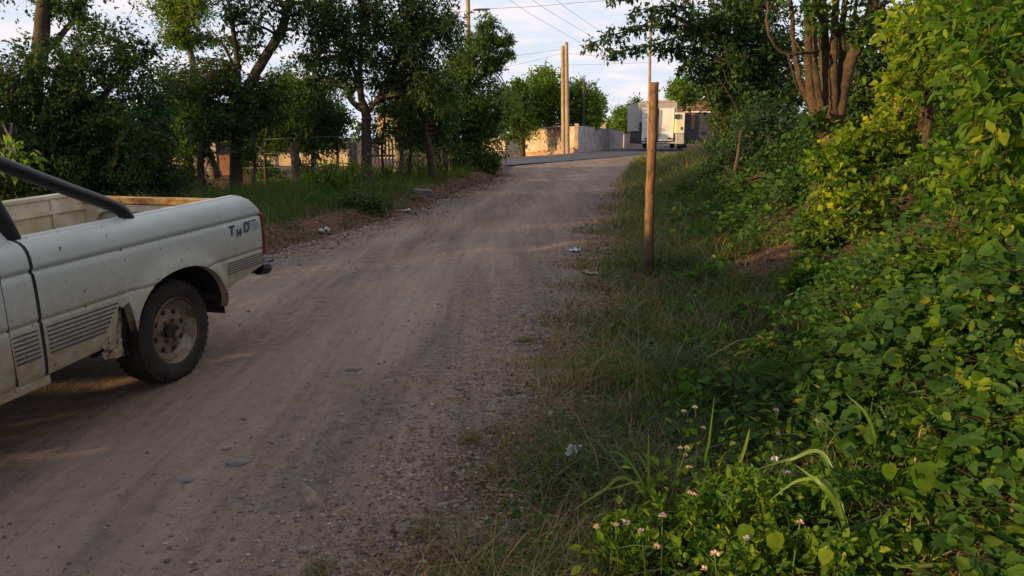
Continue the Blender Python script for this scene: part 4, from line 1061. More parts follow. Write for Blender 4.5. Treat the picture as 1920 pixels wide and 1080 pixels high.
tree('round_tree', 'dense dark green rounded tree right of the diagonal limb', 'tree', g + np.array([0, 1.2, 0]),
     [([g + np.array([0, 1.2, 0]), wp(556, 300, Y), wp(555, 240, Y)], [.13, .11, .07])],
     [(560, 185, 64, 58, Y, 1.6, 90, .5), (500, 220, 70, 48, Y, 1.4, 60, .46), (590, 235, 58, 38, Y, 1.4, 48, .44), (545, 262, 90, 18, Y, 1.2, 26, .34)],
     M['leaf_mid'], .10, 15, 9, limb_step=3)
g, Y = tb(688, 352)
tree('y_tree', 'dark tree forking low into a Y with drooping leaves', 'tree', g,
     [([g, wp(687, 300, Y), wp(686, 250, Y), wp(686, 212, Y), wp(677, 180, Y), wp(675, 120, Y), wp(680, 40, Y)], [.14, .125, .115, .11, .08, .06, .04]),
      ([wp(684, 208, Y), wp(668, 198, Y), wp(655, 180, Y), wp(668, 160, Y), wp(660, 120, Y), wp(630, 70, Y)], [.08, .07, .06, .045, .04, .025]),
      ([wp(690, 208, Y), wp(705, 190, Y), wp(730, 140, Y), wp(760, 80, Y)], [.06, .05, .045, .03])],
     [(620, 110, 60, 45, Y, 1, 24, .42), (700, 60, 100, 65, Y, 1.2, 62, .48), (790, 60, 70, 75, Y, 1.2, 52, .46), (600, 30, 70, 40, Y, 1, 24, .45), (740, 140, 60, 34, Y, 1, 22, .4), (800, 165, 45, 40, Y, 1, 26, .38), (640, 160, 35, 22, Y, .8, 5, .3), (720, -60, 180, 50, Y, 1.5, 30, .6)],
     M['leaf_dark'], .10, 12, 9, aspect=.42, droop=.7, limb_r=.04)
b, Y = tb(745, 332)
tree('slender_tree', 'slim pale lichened tree with a straight trunk right of the forked one', 'tree', b,
     [([b, wp(748, 300, Y), wp(745, 250, Y), wp(740, 200, Y), wp(739, 130, Y), wp(740, 60, Y)], [.14, .125, .09, .085, .06, .03]),
      ([wp(740, 190, Y), wp(728, 150, Y), wp(722, 110, Y)], [.045, .04, .02])],
     [(770, 190, 40, 50, Y, 1, 26, .42), (740, 245, 50, 12, Y, 1, 9, .32), (790, 250, 40, 40, Y + 1.5, 1, 24, .42)], M['leaf_mid'], .10, 11, 8, bmat=M['bark_pale'])
b, Y = tb(812, 337)
tree('leaning_tree', 'thin leaning pale trunk in front of the dense hedge tree', 'tree', b,
     [([b, wp(806, 290, Y), wp(797, 235, Y), wp(800, 190, Y)], [.12, .10, .06, .03])],
     [(800, 190, 45, 34, Y, .8, 26, .4), (835, 230, 30, 60, Y + 1, .8, 30, .42)], M['leaf_mid'], .10, 11, 8, bmat=M['bark_warm'])
b, Y = np.array([-2.0, 25.5, float(hz(-2.0, 25.5))]), 25.5
tree('frond_tree', 'tall dense tree ending the left row with branches poking right', 'tree', b,
     [([b, wp(870, 280, Y), wp(880, 180, Y), wp(890, 90, Y)], [.16, .14, .10, .05]),
      ([wp(885, 130, Y), wp(920, 95, Y), wp(972, 77, Y)], [.05, .04, .012]),
      ([wp(885, 140, Y), wp(920, 112, Y), wp(968, 102, Y)], [.05, .035, .012]),
      ([wp(885, 160, Y), wp(920, 135, Y), wp(955, 130, Y)], [.05, .035, .012])],
     [(890, 100, 38, 45, Y, 1, 34, .46), (915, 52, 20, 18, Y, .5, 8, .30), (940, 76, 28, 7, Y, .3, 9, .24), (942, 102, 24, 5, Y, .3, 6, .2), (928, 125, 26, 12, Y, .4, 7, .26), (860, 150, 60, 40, Y, 1.2, 40, .5), (900, 190, 65, 40, Y, 1.2, 44, .5), (912, 215, 38, 50, Y, 1.2, 24, .45), (860, 240, 60, 50, Y, 1.2, 38, .5), (908, 270, 26, 45, Y, .9, 22, .40), (860, 295, 60, 34, Y, 1, 30, .42), (965, 190, 18, 35, Y + 6, .8, 8, .5)],
     M['leaf_mid'], .105, 15, 9, aspect=.45, limb_step=3)
for px, py0, x1, y1, x2, y2, w, lab in ((160, 400, 165, 300, 172, 220, 7, 'thin dark stem deep in the bushes behind the roll bar'), (300, 380, 306, 300, 300, 220, 6, 'thin stem left of the shed'), (382, 372, 376, 310, 385, 230, 13, 'dark trunk just left of the shed'), (474, 362, 478, 300, 470, 220, 5, 'thin stem beside the diagonal limb tree'),
        (500, 352, 497, 290, 505, 200, 6, 'slim stem left of the stout fence post'), (590, 350, 586, 290, 595, 210, 6, 'slim stem right of the stout fence post'), (628, 348, 633, 290, 625, 220, 5, 'slim stem before the thick grey post'), (722, 345, 716, 280, 724, 200, 5, 'thin stem between the forked and pale trunks'), (765, 340, 770, 270, 762, 190, 7, 'dark stem right of the pale trunk'), (835, 330, 828, 260, 836, 180, 8, 'dark stem beyond the leaning trunk')):
    g, Y = tb(px, py0); r = w / 2 / FPX * Y
    tree('thin_tree', lab, 'tree', g, [([g, wp(x1, y1, Y), wp(x2, y2, Y)], [r * 1.2, r, r * .6])], [(x2, y2 + 8, 34, 30, Y, .7, 14, .36), (x1, y1 - 12, 30, 14, Y, .6, 4, .28)], M['leaf_dark'], .085, 11, 8, group='thin trees of the left row', limb_step=2)
# undergrowth shrubs of the left row
def shrub(label, px, py, blobs, lm, ls, tw=12, per=8, group=None, name='shrub', **k):
    b, Y = tb(px, py)
    return tree(name, label, 'shrub', b, [([b, b + np.array([.03, 0, .4])], [.02, .012])], [(x, y, rx, ry, Y + d, dd, n, r) for (x, y, rx, ry, d, dd, n, r) in blobs], lm, ls, tw, per, group=group, limb_step=2, limb_r=.012, **k)
shrub('bright green shrub at the foot of the left posts', 610, 372, [(610, 345, 40, 32, 0, .5, 18, .25), (650, 330, 30, 30, .5, .5, 10, .25)], M['leaf_bright'], .07)
shrub('low dark weed clump on the left road edge bank', 690, 392, [(690, 380, 42, 14, 0, .3, 14, .16), (655, 385, 20, 10, 0, .3, 6, .14)], M['leaf_mid'], .06)
shrub('dark hedge foot shrub below the tree ending the row', 900, 322, [(890, 305, 55, 20, 0, .6, 22, .3), (922, 302, 12, 18, 0, .4, 7, .22)], M['leaf_mid'], .09)
shrub('shaded shrub behind the board fence foot', 780, 336, [(790, 312, 50, 22, 2, .6, 14, .3), (730, 335, 30, 10, 0, .6, 6, .2)], M['leaf_dark'], .09)
shrub('dark shrub in the gap left of the shed', 330, 372, [(330, 345, 60, 30, 0, .8, 22, .3), (380, 360, 30, 14, 0, .5, 6, .2)], M['leaf_dark'], .07)
shrub('leafy shrub just left of the stout fence post', 500, 352, [(500, 335, 30, 18, 1, .5, 8, .2), (520, 320, 16, 16, 1, .4, 4, .2)], M['leaf_mid'], .07)
shrub('shaded shrub before the sunlit garden wall, left one', 470, 358, [(480, 318, 34, 16, 3, .6, 12, .24)], M['leaf_dark'], .08)
shrub('shaded shrub before the sunlit garden wall, right one', 600, 352, [(590, 322, 30, 12, 3, .6, 8, .22)], M['leaf_dark'], .08)
shrub('leafy sprig poking up at the left edge above the roll bar', 30, 470, [(20, 292, 24, 20, -3.9, .1, 3, .1)], M['leaf_bright'], .06, 6, 5)
# far trees by the compound wall
Y = 62
b = at(1030, 286, Y)
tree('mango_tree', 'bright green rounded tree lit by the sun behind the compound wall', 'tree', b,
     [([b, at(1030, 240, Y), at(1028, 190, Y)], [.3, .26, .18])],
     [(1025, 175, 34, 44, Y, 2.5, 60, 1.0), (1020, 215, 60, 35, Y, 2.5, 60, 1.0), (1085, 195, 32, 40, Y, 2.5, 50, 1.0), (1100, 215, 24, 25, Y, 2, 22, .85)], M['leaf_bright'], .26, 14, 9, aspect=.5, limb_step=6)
b = at(980, 296, 58)
tree('dark_round_tree', 'darker tree between the left row and the bright round tree', 'tree', b,
     [([b, at(978, 240, 58), at(978, 200, 58)], [.25, .2, .12])],
     [(970, 195, 32, 44, 58, 2, 44, .9), (965, 235, 28, 30, 58, 2, 30, .9)], M['leaf_mid'], .24, 13, 9, limb_step=6)
for px, py, rx, ry, Yq, lab, lm in ((1172, 225, 20, 22, 92, 'yellow green tree above the far low wall', 'leaf_bright'), (1196, 215, 18, 26, 96, 'olive tree just left of the box truck', 'leaf_mid'), (1150, 240, 28, 9, 130, 'low hazy tree line tree left of the yellow green one', 'leaf_mid'),
                                 (1283, 172, 24, 20, 74, 'yellow green tree in front of the red brick house', 'leaf_bright'), (1122, 195, 8, 16, 95, 'thin pale treetop right of the bright round tree', 'leaf_bright')):
    b = at(px, 278, Yq)
    tree('far_tree', lab, 'tree', b, [([b, at(px, py, Yq)], [.25, .12])], [(px, py, rx, ry, Yq, 2, int(6 + rx * ry / 10), 1.0)], M[lm], .32, 10, 8, limb_step=8)
C_ = []; R_ = []
for k in range(420):
    a = random.uniform(-.9, .75); D = random.uniform(150, 210); C_.append((D * math.sin(a), D * math.cos(a), .3 + random.uniform(0, 5.0 if a < .1 else 6))); R_.append(random.uniform(2, 3.4))
lv, _ = clump_leaves(C_, R_, 10, 8, 1.1)
V, F, t = leaves_geo(*lv[:5], T_QUAD, lv[5]); tag(mesh_np('distant_woods', V, F, M['leaf_mid'], tint=t), 'distant line of woods closing the horizon', kind='stuff')

# ================================================================== right side
# overhanging dark tree whose leafy tips cross the sky
b, Y = np.array([5.2, 14.5, float(hz(5.2, 14.5))]), 14.0
def sprays(paths, step=.10, R=.10):
    C = []; R2 = []
    for q in paths:
        q = bent(q, 8)
        L_ = 0
        for a, c in zip(q[:-1], q[1:]):
            n = max(1, int(np.linalg.norm(c - a) / step))
            for i in range(n): C.append(a + (c - a) * i / n + rng.normal(0, .03, 3)); R2.append(R * random.uniform(.8, 1.2))
    return np.array(C), np.array(R2)
sp_paths = [[wp(1250, 20, 13), wp(1200, 50, 12.6), wp(1150, 65, 12.3), wp(1098, 86, 12)], [wp(1300, 60, 13), wp(1230, 82, 12.5), wp(1180, 93, 12.3), wp(1135, 105, 12)],
            [wp(1300, 15, 13), wp(1240, 12, 12.6), wp(1170, 28, 12)], [wp(1200, -20, 12), wp(1140, -2, 11.6)], [wp(1300, 50, 13.2), wp(1260, 48, 13), wp(1238, 45, 13)],
            [wp(1310, 95, 13), wp(1265, 90, 12.8), wp(1235, 108, 12.6)], [wp(1330, 130, 13), wp(1300, 120, 12.8), wp(1268, 130, 12.6)]]
tree('overhanging_tree', 'large dark tree reaching leafy branch tips over the road from the right', 'tree', b,
     [([b, wp(1470, 250, Y), wp(1450, 150, Y), wp(1430, 60, Y), wp(1400, -60, Y)], [.2, .17, .15, .12, .07]),
      ([wp(1450, 150, Y), wp(1380, 90, 13.5), wp(1300, 50, 13), wp(1250, 20, 13)], [.09, .07, .05, .02]),
      ([wp(1440, 120, Y), wp(1380, 120, 13.5), wp(1310, 95, 13)], [.07, .05, .02])] +
     [(p_, list(np.linspace(.018, .005, len(p_)))) for p_ in sp_paths],
     [(1400, 60, 110, 75, Y, 1.2, 80, .42), (1370, 150, 70, 50, 13.4, 1, 48, .38), (1460, 160, 90, 80, Y, 1.2, 60, .42), (1320, 50, 40, 30, 13.2, .6, 9, .26), (1392, 215, 42, 40, 13.2, .8, 28, .34), (1360, -60, 180, 60, Y, 1.6, 34, .6), (1362, 178, 18, 20, 13.3, .5, 6, .26)],
     M['leaf_dark'], .085, 13, 9, aspect=.5, limb_r=.03, limb_step=2, extra=sprays(sp_paths) + (4, 6))
def rshrub(label, base, blobs, lm, ls, tw=13, per=9, tmpl=T_QUAD, name='hedge_shrub', **k):
    b = np.array([base[0], base[1], float(hz(*base))])
    return tree(name, label, 'shrub', b, [([b, b + np.array([.05, 0, .6]), b + np.array([.1, 0, 1.1])], [.035, .03, .015])], blobs, lm, ls, tw, per, tmpl, limb_step=2, limb_r=.014, **k)
rshrub('dark hedge shrub at the far end of the right verge', (5.2, 17.0), [(1375, 245, 32, 40, 17, 1, 34, .36), (1410, 230, 50, 55, 16, 1, 44, .4), (1350, 283, 26, 14, 17, .8, 12, .26)], M['leaf_blue'], .08)
rshrub('dark blue green shrub left of the many stemmed tree', (3.8, 11.5), [(1440, 260, 60, 55, 11.5, .9, 52, .34), (1400, 310, 55, 35, 11.3, .7, 30, .3), (1470, 330, 50, 40, 10.5, .6, 28, .28)], M['leaf_blue'], .07)
rshrub('low shaded weeds shrub before the hedge on the right', (3.0, 10.2), [(1425, 350, 60, 28, 10.2, .5, 30, .22), (1500, 370, 40, 25, 9, .4, 16, .2), (1370, 330, 30, 18, 11.4, .4, 10, .2)], M['leaf_mid'], .06)
# many-stemmed tree
Y = 7.3; zb = float(hz(3.0, Y)); b = np.array([3.02, Y, zb])
st_ = [([b, wp(1556, 330, Y), wp(1560, 250, Y), wp(1553, 190, Y), wp(1546, 100, Y), wp(1538, -40, Y)], [.12, .10, .085, .05, .042, .035]),
       ([wp(1560, 265, Y), wp(1574, 200, Y), wp(1586, 140, Y - .05), wp(1608, 85, Y - .1), wp(1630, 30, Y - .1), wp(1650, -40, Y - .1)], [.062, .056, .050, .046, .042, .038]),
       ([wp(1552, 265, Y), wp(1530, 215, Y), wp(1518, 150, Y + .05), wp(1516, 60, Y), wp(1508, -40, Y)], [.055, .042, .036, .03, .025]),
       ([wp(1560, 215, Y), wp(1562, 130, Y - .08), wp(1564, 60, Y), wp(1570, -40, Y)], [.045, .035, .03, .025]),
       ([wp(1566, 190, Y), wp(1577, 120, Y), wp(1580, 40, Y), wp(1592, -40, Y)], [.035, .028, .023, .02]),
       ([wp(1545, 240, Y), wp(1532, 150, Y - .1), wp(1526, 70, Y - .1), wp(1530, -40, Y)], [.03, .024, .02, .015]),
       ([wp(1548, 250, Y + .1), wp(1506, 170, Y + .1), wp(1490, 90, Y + .1), wp(1480, -20, Y + .1)], [.032, .024, .02, .015]),
       ([wp(1592, 125, Y), wp(1600, 60, Y), wp(1608, -40, Y)], [.022, .018, .014]),
       ([wp(1612, 76, Y - .1), wp(1645, 40, Y - .1), wp(1668, -30, Y - .1)], [.026, .022, .018]),
       ([wp(1535, 96, Y - .15), wp(1500, 100, Y - .3), wp(1470, 100, Y - .35), wp(1445, 72, Y - .4), wp(1438, 20, Y - .4), wp(1445, -30, Y - .4)], [.014, .014, .013, .013, .012, .012]),
       ([wp(1478, 101, Y - .35), wp(1490, 150, Y - .3), wp(1515, 200, Y - .2)], [.009, .008, .006]),
       ([wp(1470, 40, Y - .2), wp(1490, 75, Y - .2), wp(1505, 100, Y - .2)], [.006, .007, .006])]
st_ = [(p_, [r_ * (1.2 if k_ < 7 else 1) for r_ in rr_]) for k_, (p_, rr_) in enumerate(st_)]
tree('many_stemmed_tree', 'gnarled tree splitting into many upright stems on the right bank', 'tree', b, st_,
     [(1690, 20, 50, 50, Y + .5, .5, 8, .25), (1612, 60, 26, 24, Y - .3, .15, 3, .14), (1528, 30, 30, 22, Y - .3, .15, 3, .14), (1545, 215, 20, 26, Y - .2, .1, 2, .10), (1500, -90, 120, 40, Y, 1, 14, .4), (1680, -80, 140, 50, Y, 1, 18, .4)], M['leaf_mid'], .07, 12, 8, bmat=M['bark_warm'])
for px, x0, Yq, r, lab in ((1741, 3.3, 6.2, .032, 'thin dark sapling trunk behind the vines on the right'), (1728, 3.5, 6.6, .028, 'second thin sapling trunk, just left of the dark one')):
    g_ = at(px, 400, Yq); g_[2] = float(hz(g_[0], g_[1])) - .1
    top = at(px + (6 if px > 1600 else 0), 40 if px > 1600 else 285, Yq)
    e = empty('sapling_trunk', lab, 'tree trunk', g_, 'sapling trunks in the right hedge')
    q, rr = bent([g_, at(px - 2, 250 if px > 1600 else 300, Yq), top], 6, .006, [r * 1.2, r, r * (.7 if px > 1600 else .2)]); V, F = tube_geo(q, rr, 8); wpart('trunk', V, F, M['bark_warm'], e, uniform=False, smooth=True)
# hedge mass behind and right: several shrubs
rshrub('sunlit yellow green vine covered shrub beside the many stemmed tree', (3.3, 6.6), [(1640, 290, 80, 50, 6.6, .4, 46, .2), (1590, 330, 60, 45, 6.3, .35, 34, .18), (1690, 240, 60, 40, 7.0, .4, 16, .2), (1600, 390, 60, 40, 6, .35, 24, .16)], M['leaf_sunlit_yellow'], .055, 12, 8, T_FOLD, aspect=.8)
rshrub('dark leafy shrub filling the space behind the sapling trunks', (4.6, 9.5), [(1640, 120, 110, 110, 9.8, .8, 70, .32), (1760, 180, 110, 110, 9, .8, 70, .3), (1600, 230, 90, 60, 10, .8, 40, .3), (1850, 120, 90, 140, 8.6, .8, 60, .3)], M['leaf_mid'], .075, 12, 8)
rshrub('leafy upper hedge shrub near the top right', (3.6, 6.0), [(1730, 60, 60, 60, 6.1, .5, 24, .2), (1800, 110, 70, 80, 5.8, .5, 28, .2), (1800, -20, 120, 50, 6, .5, 20, .26), (1690, 160, 30, 30, 6.2, .4, 5, .16)], M['leaf_sunlit_yellow'], .065, 11, 8, T_FOLD, aspect=.55)

# ---- leafy plants with separate large leaves
def tintmat(name, stops, rough=.9):
    m, nt = newmat(name); a = N(nt, 'ShaderNodeAttribute', attribute_name='tint'); r = ramp(nt, stops, a.outputs['Fac'])
    b = N(nt, 'ShaderNodeBsdfPrincipled', _Roughness=rough); b.inputs['Specular IOR Level'].default_value = .2; L(nt, r.outputs[0], b.inputs['Base Color'])
    o = N(nt, 'ShaderNodeOutputMaterial'); L(nt, b.outputs[0], o.inputs[0]); return m
M['stem_green'] = tintmat('green_stem', [(0, (.05, .09, .02)), (1, (.12, .14, .03))], .6)
T_QUAD3 = (T_QUAD[0], np.array([(0, 1, 2), (0, 2, 3)]))
def variants(mat, tmpl, n=7, lo=.15, hi=.95):
    out = []
    for k in range(n):
        tv = lo + (hi - lo) * k / (n - 1)
        V, F = tmpl; V = V.copy(); V[:, 2] += rng.normal(0, .02, len(V)); V[:, 1] *= 1.0
        me = bpy.data.meshes.new('leaf'); me.from_pydata([tuple(v) for v in V], [], [tuple(int(i) for i in f) for f in F]); me.update()
        a = me.attributes.new('tint', 'FLOAT', 'POINT'); a.data.foreach_set('value', np.full(len(V), tv, np.float32)); me.materials.append(mat)
        me.polygons.foreach_set('use_smooth', np.ones(len(me.polygons), bool)); out.append(me)
    return out
VH = variants(M['leaf_near'], T_HEART); VO = variants(M['leaf_near'], T_OVAL); VV = variants(M['leaf_vine'], T_HEART)
def put_leaf(parent, me, P, D, U, ln, wd):
    X_, Y_, Z_ = frames(D[None], U[None]); X_, Y_, Z_ = X_[0] * ln, Y_[0] * wd, Z_[0] * ln
    o = bpy.data.objects.new('leaf', me); COL.objects.link(o); o.parent = parent
    P = P - np.array(parent.location)
    o.matrix_local = Matrix(((X_[0], Y_[0], Z_[0], P[0]), (X_[1], Y_[1], Z_[1], P[1]), (X_[2], Y_[2], Z_[2], P[2]), (0, 0, 0, 1)))
    return o
def pscale(P):                                     # pixels per metre at P (photograph's size)
    d = P - CC; z = d @ CF; x = d[:, 0] / z * FPX + 960; yy = 540 - (d @ CU) / z * FPX
    return FPX / z, (z > .2) & (x > -20) & (x < 1940) & (yy > -20) & (yy < 1100), x, yy
def leafy(e, lv, tmpl, vs, mat, n_ind=300, name='leaf_mass'):
    """split leaves: the ones that show largest become separate leaf parts, the rest one mass"""
    P, D, U, ln, wd, t = lv
    s, vis, *_ = pscale(P); X_, Y_, Z_ = frames(D, U)
    vd = CC - P; vd /= np.linalg.norm(vd, axis=1)[:, None]
    face = np.abs((Z_ * vd).sum(1))
    score = s * ln * (.3 + face) * vis
    top = np.argsort(-score)[:n_ind]; top = top[score[top] * 1.0 > 9]
    for i in top:
        put_leaf(e, vs[int(np.clip((t[i] - .15) / .8 * 6, 0, 6))], P[i], D[i], U[i], ln[i], wd[i])
    m = np.ones(len(P), bool); m[top] = False
    far = m & (s * ln < 14); m = m & ~far           # the small far ones need fewer corners
    V, F, tt = leaves_geo(P[m], D[m], U[m], ln[m], wd[m], tmpl, t[m])
    V2, F2, t2 = leaves_geo(P[far], D[far], U[far], ln[far], wd[far], T_FOLD if len(P) < 20000 else T_QUAD3, t[far])
    tag(wpart(name, np.concatenate([V, V2]), np.concatenate([F, F2 + len(V)]), mat, e, tint=np.concatenate([tt, t2])), kind='stuff')
def leafy_shrub(name, label, base, C, R, tw, per, ls, aspect, mat, vs, tmpl=T_OVAL, stems=6, bm_=None, cat='shrub', up=.2, droop=.4, n_ind=300):
    e = empty(name, label, cat, base)
    lv, (st, en) = clump_leaves(C, R, tw, per, ls, aspect, up, droop)
    leafy(e, lv, tmpl, vs, mat, n_ind)
    mb = MB(); base = np.array(base)
    for k in range(stems):
        c = C[(k * 7) % len(C)]; o = rng.normal(0, .08, 3); o[2] = 0
        q = bent([base + o, base * .6 + c * .4 + rng.normal(0, .06, 3), c], 5); mb.tube(q, list(np.linspace(.013, .004, len(q))), 6, False)
    wpart('stem', np.array(mb.v), mb.f, bm_ or M['bark_warm'], e, uniform=False, smooth=True)
    V1, F1 = sticks_geo(st, en, np.full(len(st), .003), np.full(len(st), .0012)); tag(wpart('twigs', V1, F1, bm_ or M['twig'], e), kind='stuff')
    return e
def pc(bl): return pxblobs(bl)
C, R = pc([(1880, 60, 80, 80, 3.6, .35, 18, .2), (1900, 200, 60, 80, 3.4, .3, 14, .18), (1810, 30, 60, 50, 4.2, .3, 8, .18)])
leafy_shrub('broad_leaved_shrub', 'tall shrub with large shiny leaves at the top right corner', (2.75, 3.7, float(hz(2.75, 3.7))), C, R, 10, 6, .072, .5, M['leaf_near'], VO)
C, R = pc([(1850, 330, 90, 70, 4.0, .3, 24, .16), (1900, 440, 60, 80, 3.3, .3, 22, .15), (1770, 330, 60, 50, 4.8, .3, 18, .16)])
leafy_shrub('broad_leaved_shrub', 'leafy yellow green shrub along the middle of the right edge', (2.5, 4.0, float(hz(2.5, 4.0))), C, R, 11, 6, .055, .62, M['leaf_near'], VO)
C, R = pc([(1840, 620, 90, 80, 2.9, .25, 22, .14), (1900, 760, 50, 70, 2.5, .2, 14, .12), (1770, 520, 80, 50, 3.7, .3, 22, .14)])
leafy_shrub('broad_leaved_shrub', 'mid height leafy plant on the lower right edge', (1.95, 3.0, float(hz(1.95, 3.0))), C, R, 9, 6, .05, .75, M['leaf_near'], VH, T_HEART)

# vines creeping over the bank
PX, PY_ = gp(1425, 492)[:2]
def bank_points(n, y0, y1, dmin, dmax):
    y = y0 * (y1 / y0) ** rng.random(n); d = dmin + (dmax - dmin) * rng.random(n); x = Xr(y) + d
    return x, y, d
def vine_height(x, y, d):
    h = .20 + .40 * sstep(1.1, 2.6, d) + .17 * np.sin(x * 3.1 + 1 + np.sin(y * 2)) * np.cos(y * 2.7 + x) + .06 * np.sin(x * 7 + y * 5)
    h = h * (1 - .72 * (1 - sstep(1.15, 1.6, x)) * (1 - sstep(2.9, 3.6, y)))          # low where the flowering weeds stand
    q = np.abs(x - PX * y / PY_)
    h = h * (1 - .85 * (1 - sstep(.22, .5, q)) * sstep(PY_ - 2.2, PY_ - 1.2, y) * (1 - sstep(PY_ + .3, PY_ + .8, y)))
    return np.maximum(h, .05)
n = 84000
x, y, d = bank_points(n, 1.45, 15, .9, 5.0)
edge = 1.02 + .3 * sstep(3, 4.5, y) * (1 - sstep(9, 12, y)) + .26 * np.sin(y * 1.7) + .2 * np.sin(y * 4.1)
patch = ((x - PX) / .22) ** 2 + ((y - PY_) / .5) ** 2 < 1 + .8 * np.sin(x * 17) * np.sin(y * 13)      # bare red earth patch
keep = (d > edge + rng.normal(0, .18, n)) & ~patch & ~((x < 1.3) & (y < 3.0) & (rng.random(n) < .5))
keep &= (np.sin(x * 4.1 + 2 * np.sin(y * 1.3)) * np.sin(y * 3.3 + np.sin(x * 2.2)) + rng.normal(0, .28, n)) > -.42
x, y, d = x[keep], y[keep], d[keep]; n = len(x)
H_ = vine_height(x, y, d); zf = 1 - rng.random(n) ** 2.2 * .9
P = np.stack([x, y, hz(x, y) + H_ * zf], 1)
D = rnd_unit(n); D[:, 2] = D[:, 2] * .5 - .25
U = rnd_unit(n) * .55; U[:, 2] += .75; U[:, 1] -= .25; U[:, 0] -= .15
sml = (np.sin(x * 2.3 + 1.3 * y) * np.sin(y * 1.9 - x) + rng.normal(0, .35, n)) > .0
ln = np.clip(np.where(sml, rng.lognormal(-3.7, .3, n), rng.lognormal(-3.2, .32, n)), .012, .085) * (1 + .10 * np.maximum(0, y - 6))
cl = np.sin(x * 5.1) * np.sin(y * 3.7 + 1) * .12
tint = np.clip(rng.normal(.34, .2, n) + cl, 0, .9); tint[rng.random(n) < .004] = .97
e = empty('creeping_vine', 'green heart leaved vines carpeting the right bank', 'vine', (2.0, 5.0, float(hz(2.0, 5.0))))
leafy(e, (P, D, U, ln, ln * np.where(np.sin(x * 1.7 + y * 2.9) + rng.normal(0, .5, n) > .3, .5, .88), tint), T_OVAL, VV, M['leaf_vine'])
k = rng.choice(n, 5200, replace=False)
A = P[k] - np.array([0, 0, .03]); Bp = A + rnd_unit(len(k)) * np.array([.16, .16, .05]); 
V1, F1 = sticks_geo(A, Bp, np.full(len(k), .0022), np.full(len(k), .001)); tag(wpart('vine_stems', V1, F1, M['bark_warm'], e), kind='stuff')

# taller weeds standing on the bank
for i, (px, py, hh, ww, n_, lsz, vs_, tm_, lab) in enumerate((
    (1370, 420, 18, 30, 8, .045, VV, T_HEART, 'leafy weed clump on the bank just above the bare earth'), (1530, 450, 40, 45, 16, .05, VV, T_HEART, 'leafy clump right of the bare earth patch'), (1330, 520, 18, 30, 7, .04, VO, T_OVAL, 'low weed right of the wooden post foot'),
    (1390, 600, 22, 44, 10, .045, VV, T_HEART, 'broad leaved weeds below the bare earth patch'), (1530, 545, 46, 56, 20, .05, VO, T_OVAL, 'tall leafy weeds in the middle of the bank'), (1660, 520, 56, 56, 22, .05, VV, T_HEART, 'bushy weeds before the right hedge'),
    (1320, 650, 22, 40, 9, .04, VO, T_OVAL, 'weed patch among grass halfway down the verge'), (1440, 680, 34, 50, 14, .045, VV, T_HEART, 'shaded heart leaved clump in the middle of the bank'), (1580, 660, 46, 56, 20, .05, VV, T_HEART, 'dense shaded weeds left of the right edge plants'),
    (1700, 640, 56, 50, 18, .05, VO, T_OVAL, 'pale leaved weeds right of the dense shaded ones'), (1300, 760, 24, 40, 9, .04, VV, T_HEART, 'small heart leaved weeds above the pink flowers'), (1560, 790, 40, 60, 16, .045, VV, T_HEART, 'shaded leafy clump behind the tall pointed grass'))):
    g = gp(px, py + hh * .7); Y = g[1]
    C, R = pxblobs([(px, py, ww, hh, Y + .1, .22, n_, .11)]); C[:, 2] = np.maximum(C[:, 2], hz(C[:, 0], C[:, 1]) + .08)
    leafy_shrub('bank_weed', lab, (g[0], g[1], float(hz(g[0], g[1]))), C, R, 9, 6, lsz, .7, M['leaf_vine'], vs_, tm_, 5, M['stem_green'], 'weed', .35, .3, n_ind=50)
# ---- grasses
def blades(x, y, z, h, w, lean, mat, name, label, tint, parent=None, curl=.6):
    n = len(x); az = rng.uniform(0, 2 * math.pi, n); L_ = np.stack([np.cos(az), np.sin(az), np.zeros(n)], 1)
    Wd = np.stack([-np.sin(az + rng.normal(0, .8, n)), np.cos(az), np.zeros(n)], 1)
    V = np.zeros((n, 7, 3)); B_ = np.stack([x, y, z], 1)
    for k, (t, ww) in enumerate(((0, 1), (.4, .85), (.75, .55), (1, 0))):
        c = B_ + L_ * (h * lean * t ** 1.8)[:, None]; c[:, 2] += h * t * (1 - curl * lean * t * t * .6)
        if k < 3:
            V[:, 2 * k] = c - Wd * (w * ww / 2)[:, None]; V[:, 2 * k + 1] = c + Wd * (w * ww / 2)[:, None]
        else: V[:, 6] = c
    F4 = np.array([(0, 1, 3, 2), (2, 3, 5, 4), (4, 5, 6, 6)])
    F3 = np.array([(0, 1, 3), (0, 3, 2), (2, 3, 5), (2, 5, 4), (4, 5, 6)])
    F = (F3[None] + (np.arange(n) * 7)[:, None, None]).reshape(-1, 3)
    o = mesh_np(name, V.reshape(-1, 3), F, mat, tint=np.repeat(tint, 7))
    tag(o, label, kind='stuff')
    if parent: o.parent = parent
    return o
n = 92000
y = 1.7 * (26 / 1.7) ** (rng.random(n) ** 1.05); dd = rng.random(n) ** .9 * 2.5 - .18
ed = .12 * np.sin(y * 5) + .10 * np.sin(y * 11.3) + .08 * np.sin(y * 2.1)
x = Xr(y) + dd + ed
dens = sstep(-.22, .3, dd) * (1 - .6 * sstep(1.4, 2.2, dd))
cln = np.sin(x * 9 + 2) * np.sin(y * 7) + .6 * np.sin(x * 21) * np.sin(y * 19)
k = (rng.random(n) < dens * (.75 + .35 * cln)) & ~(((x - PX) / .24) ** 2 + ((y - PY_) / .55) ** 2 < 1)
x, y, dd = x[k], y[k], dd[k]; n = len(x)
h = rng.gamma(4, .034, n) * (.45 + .75 * sstep(0, .8, dd)) * (1 + .03 * y); h = np.minimum(h, .5); pd = np.hypot(x - pb[0], y - pb[1] + .25); h *= .35 + .65 * sstep(.12, .45, pd)
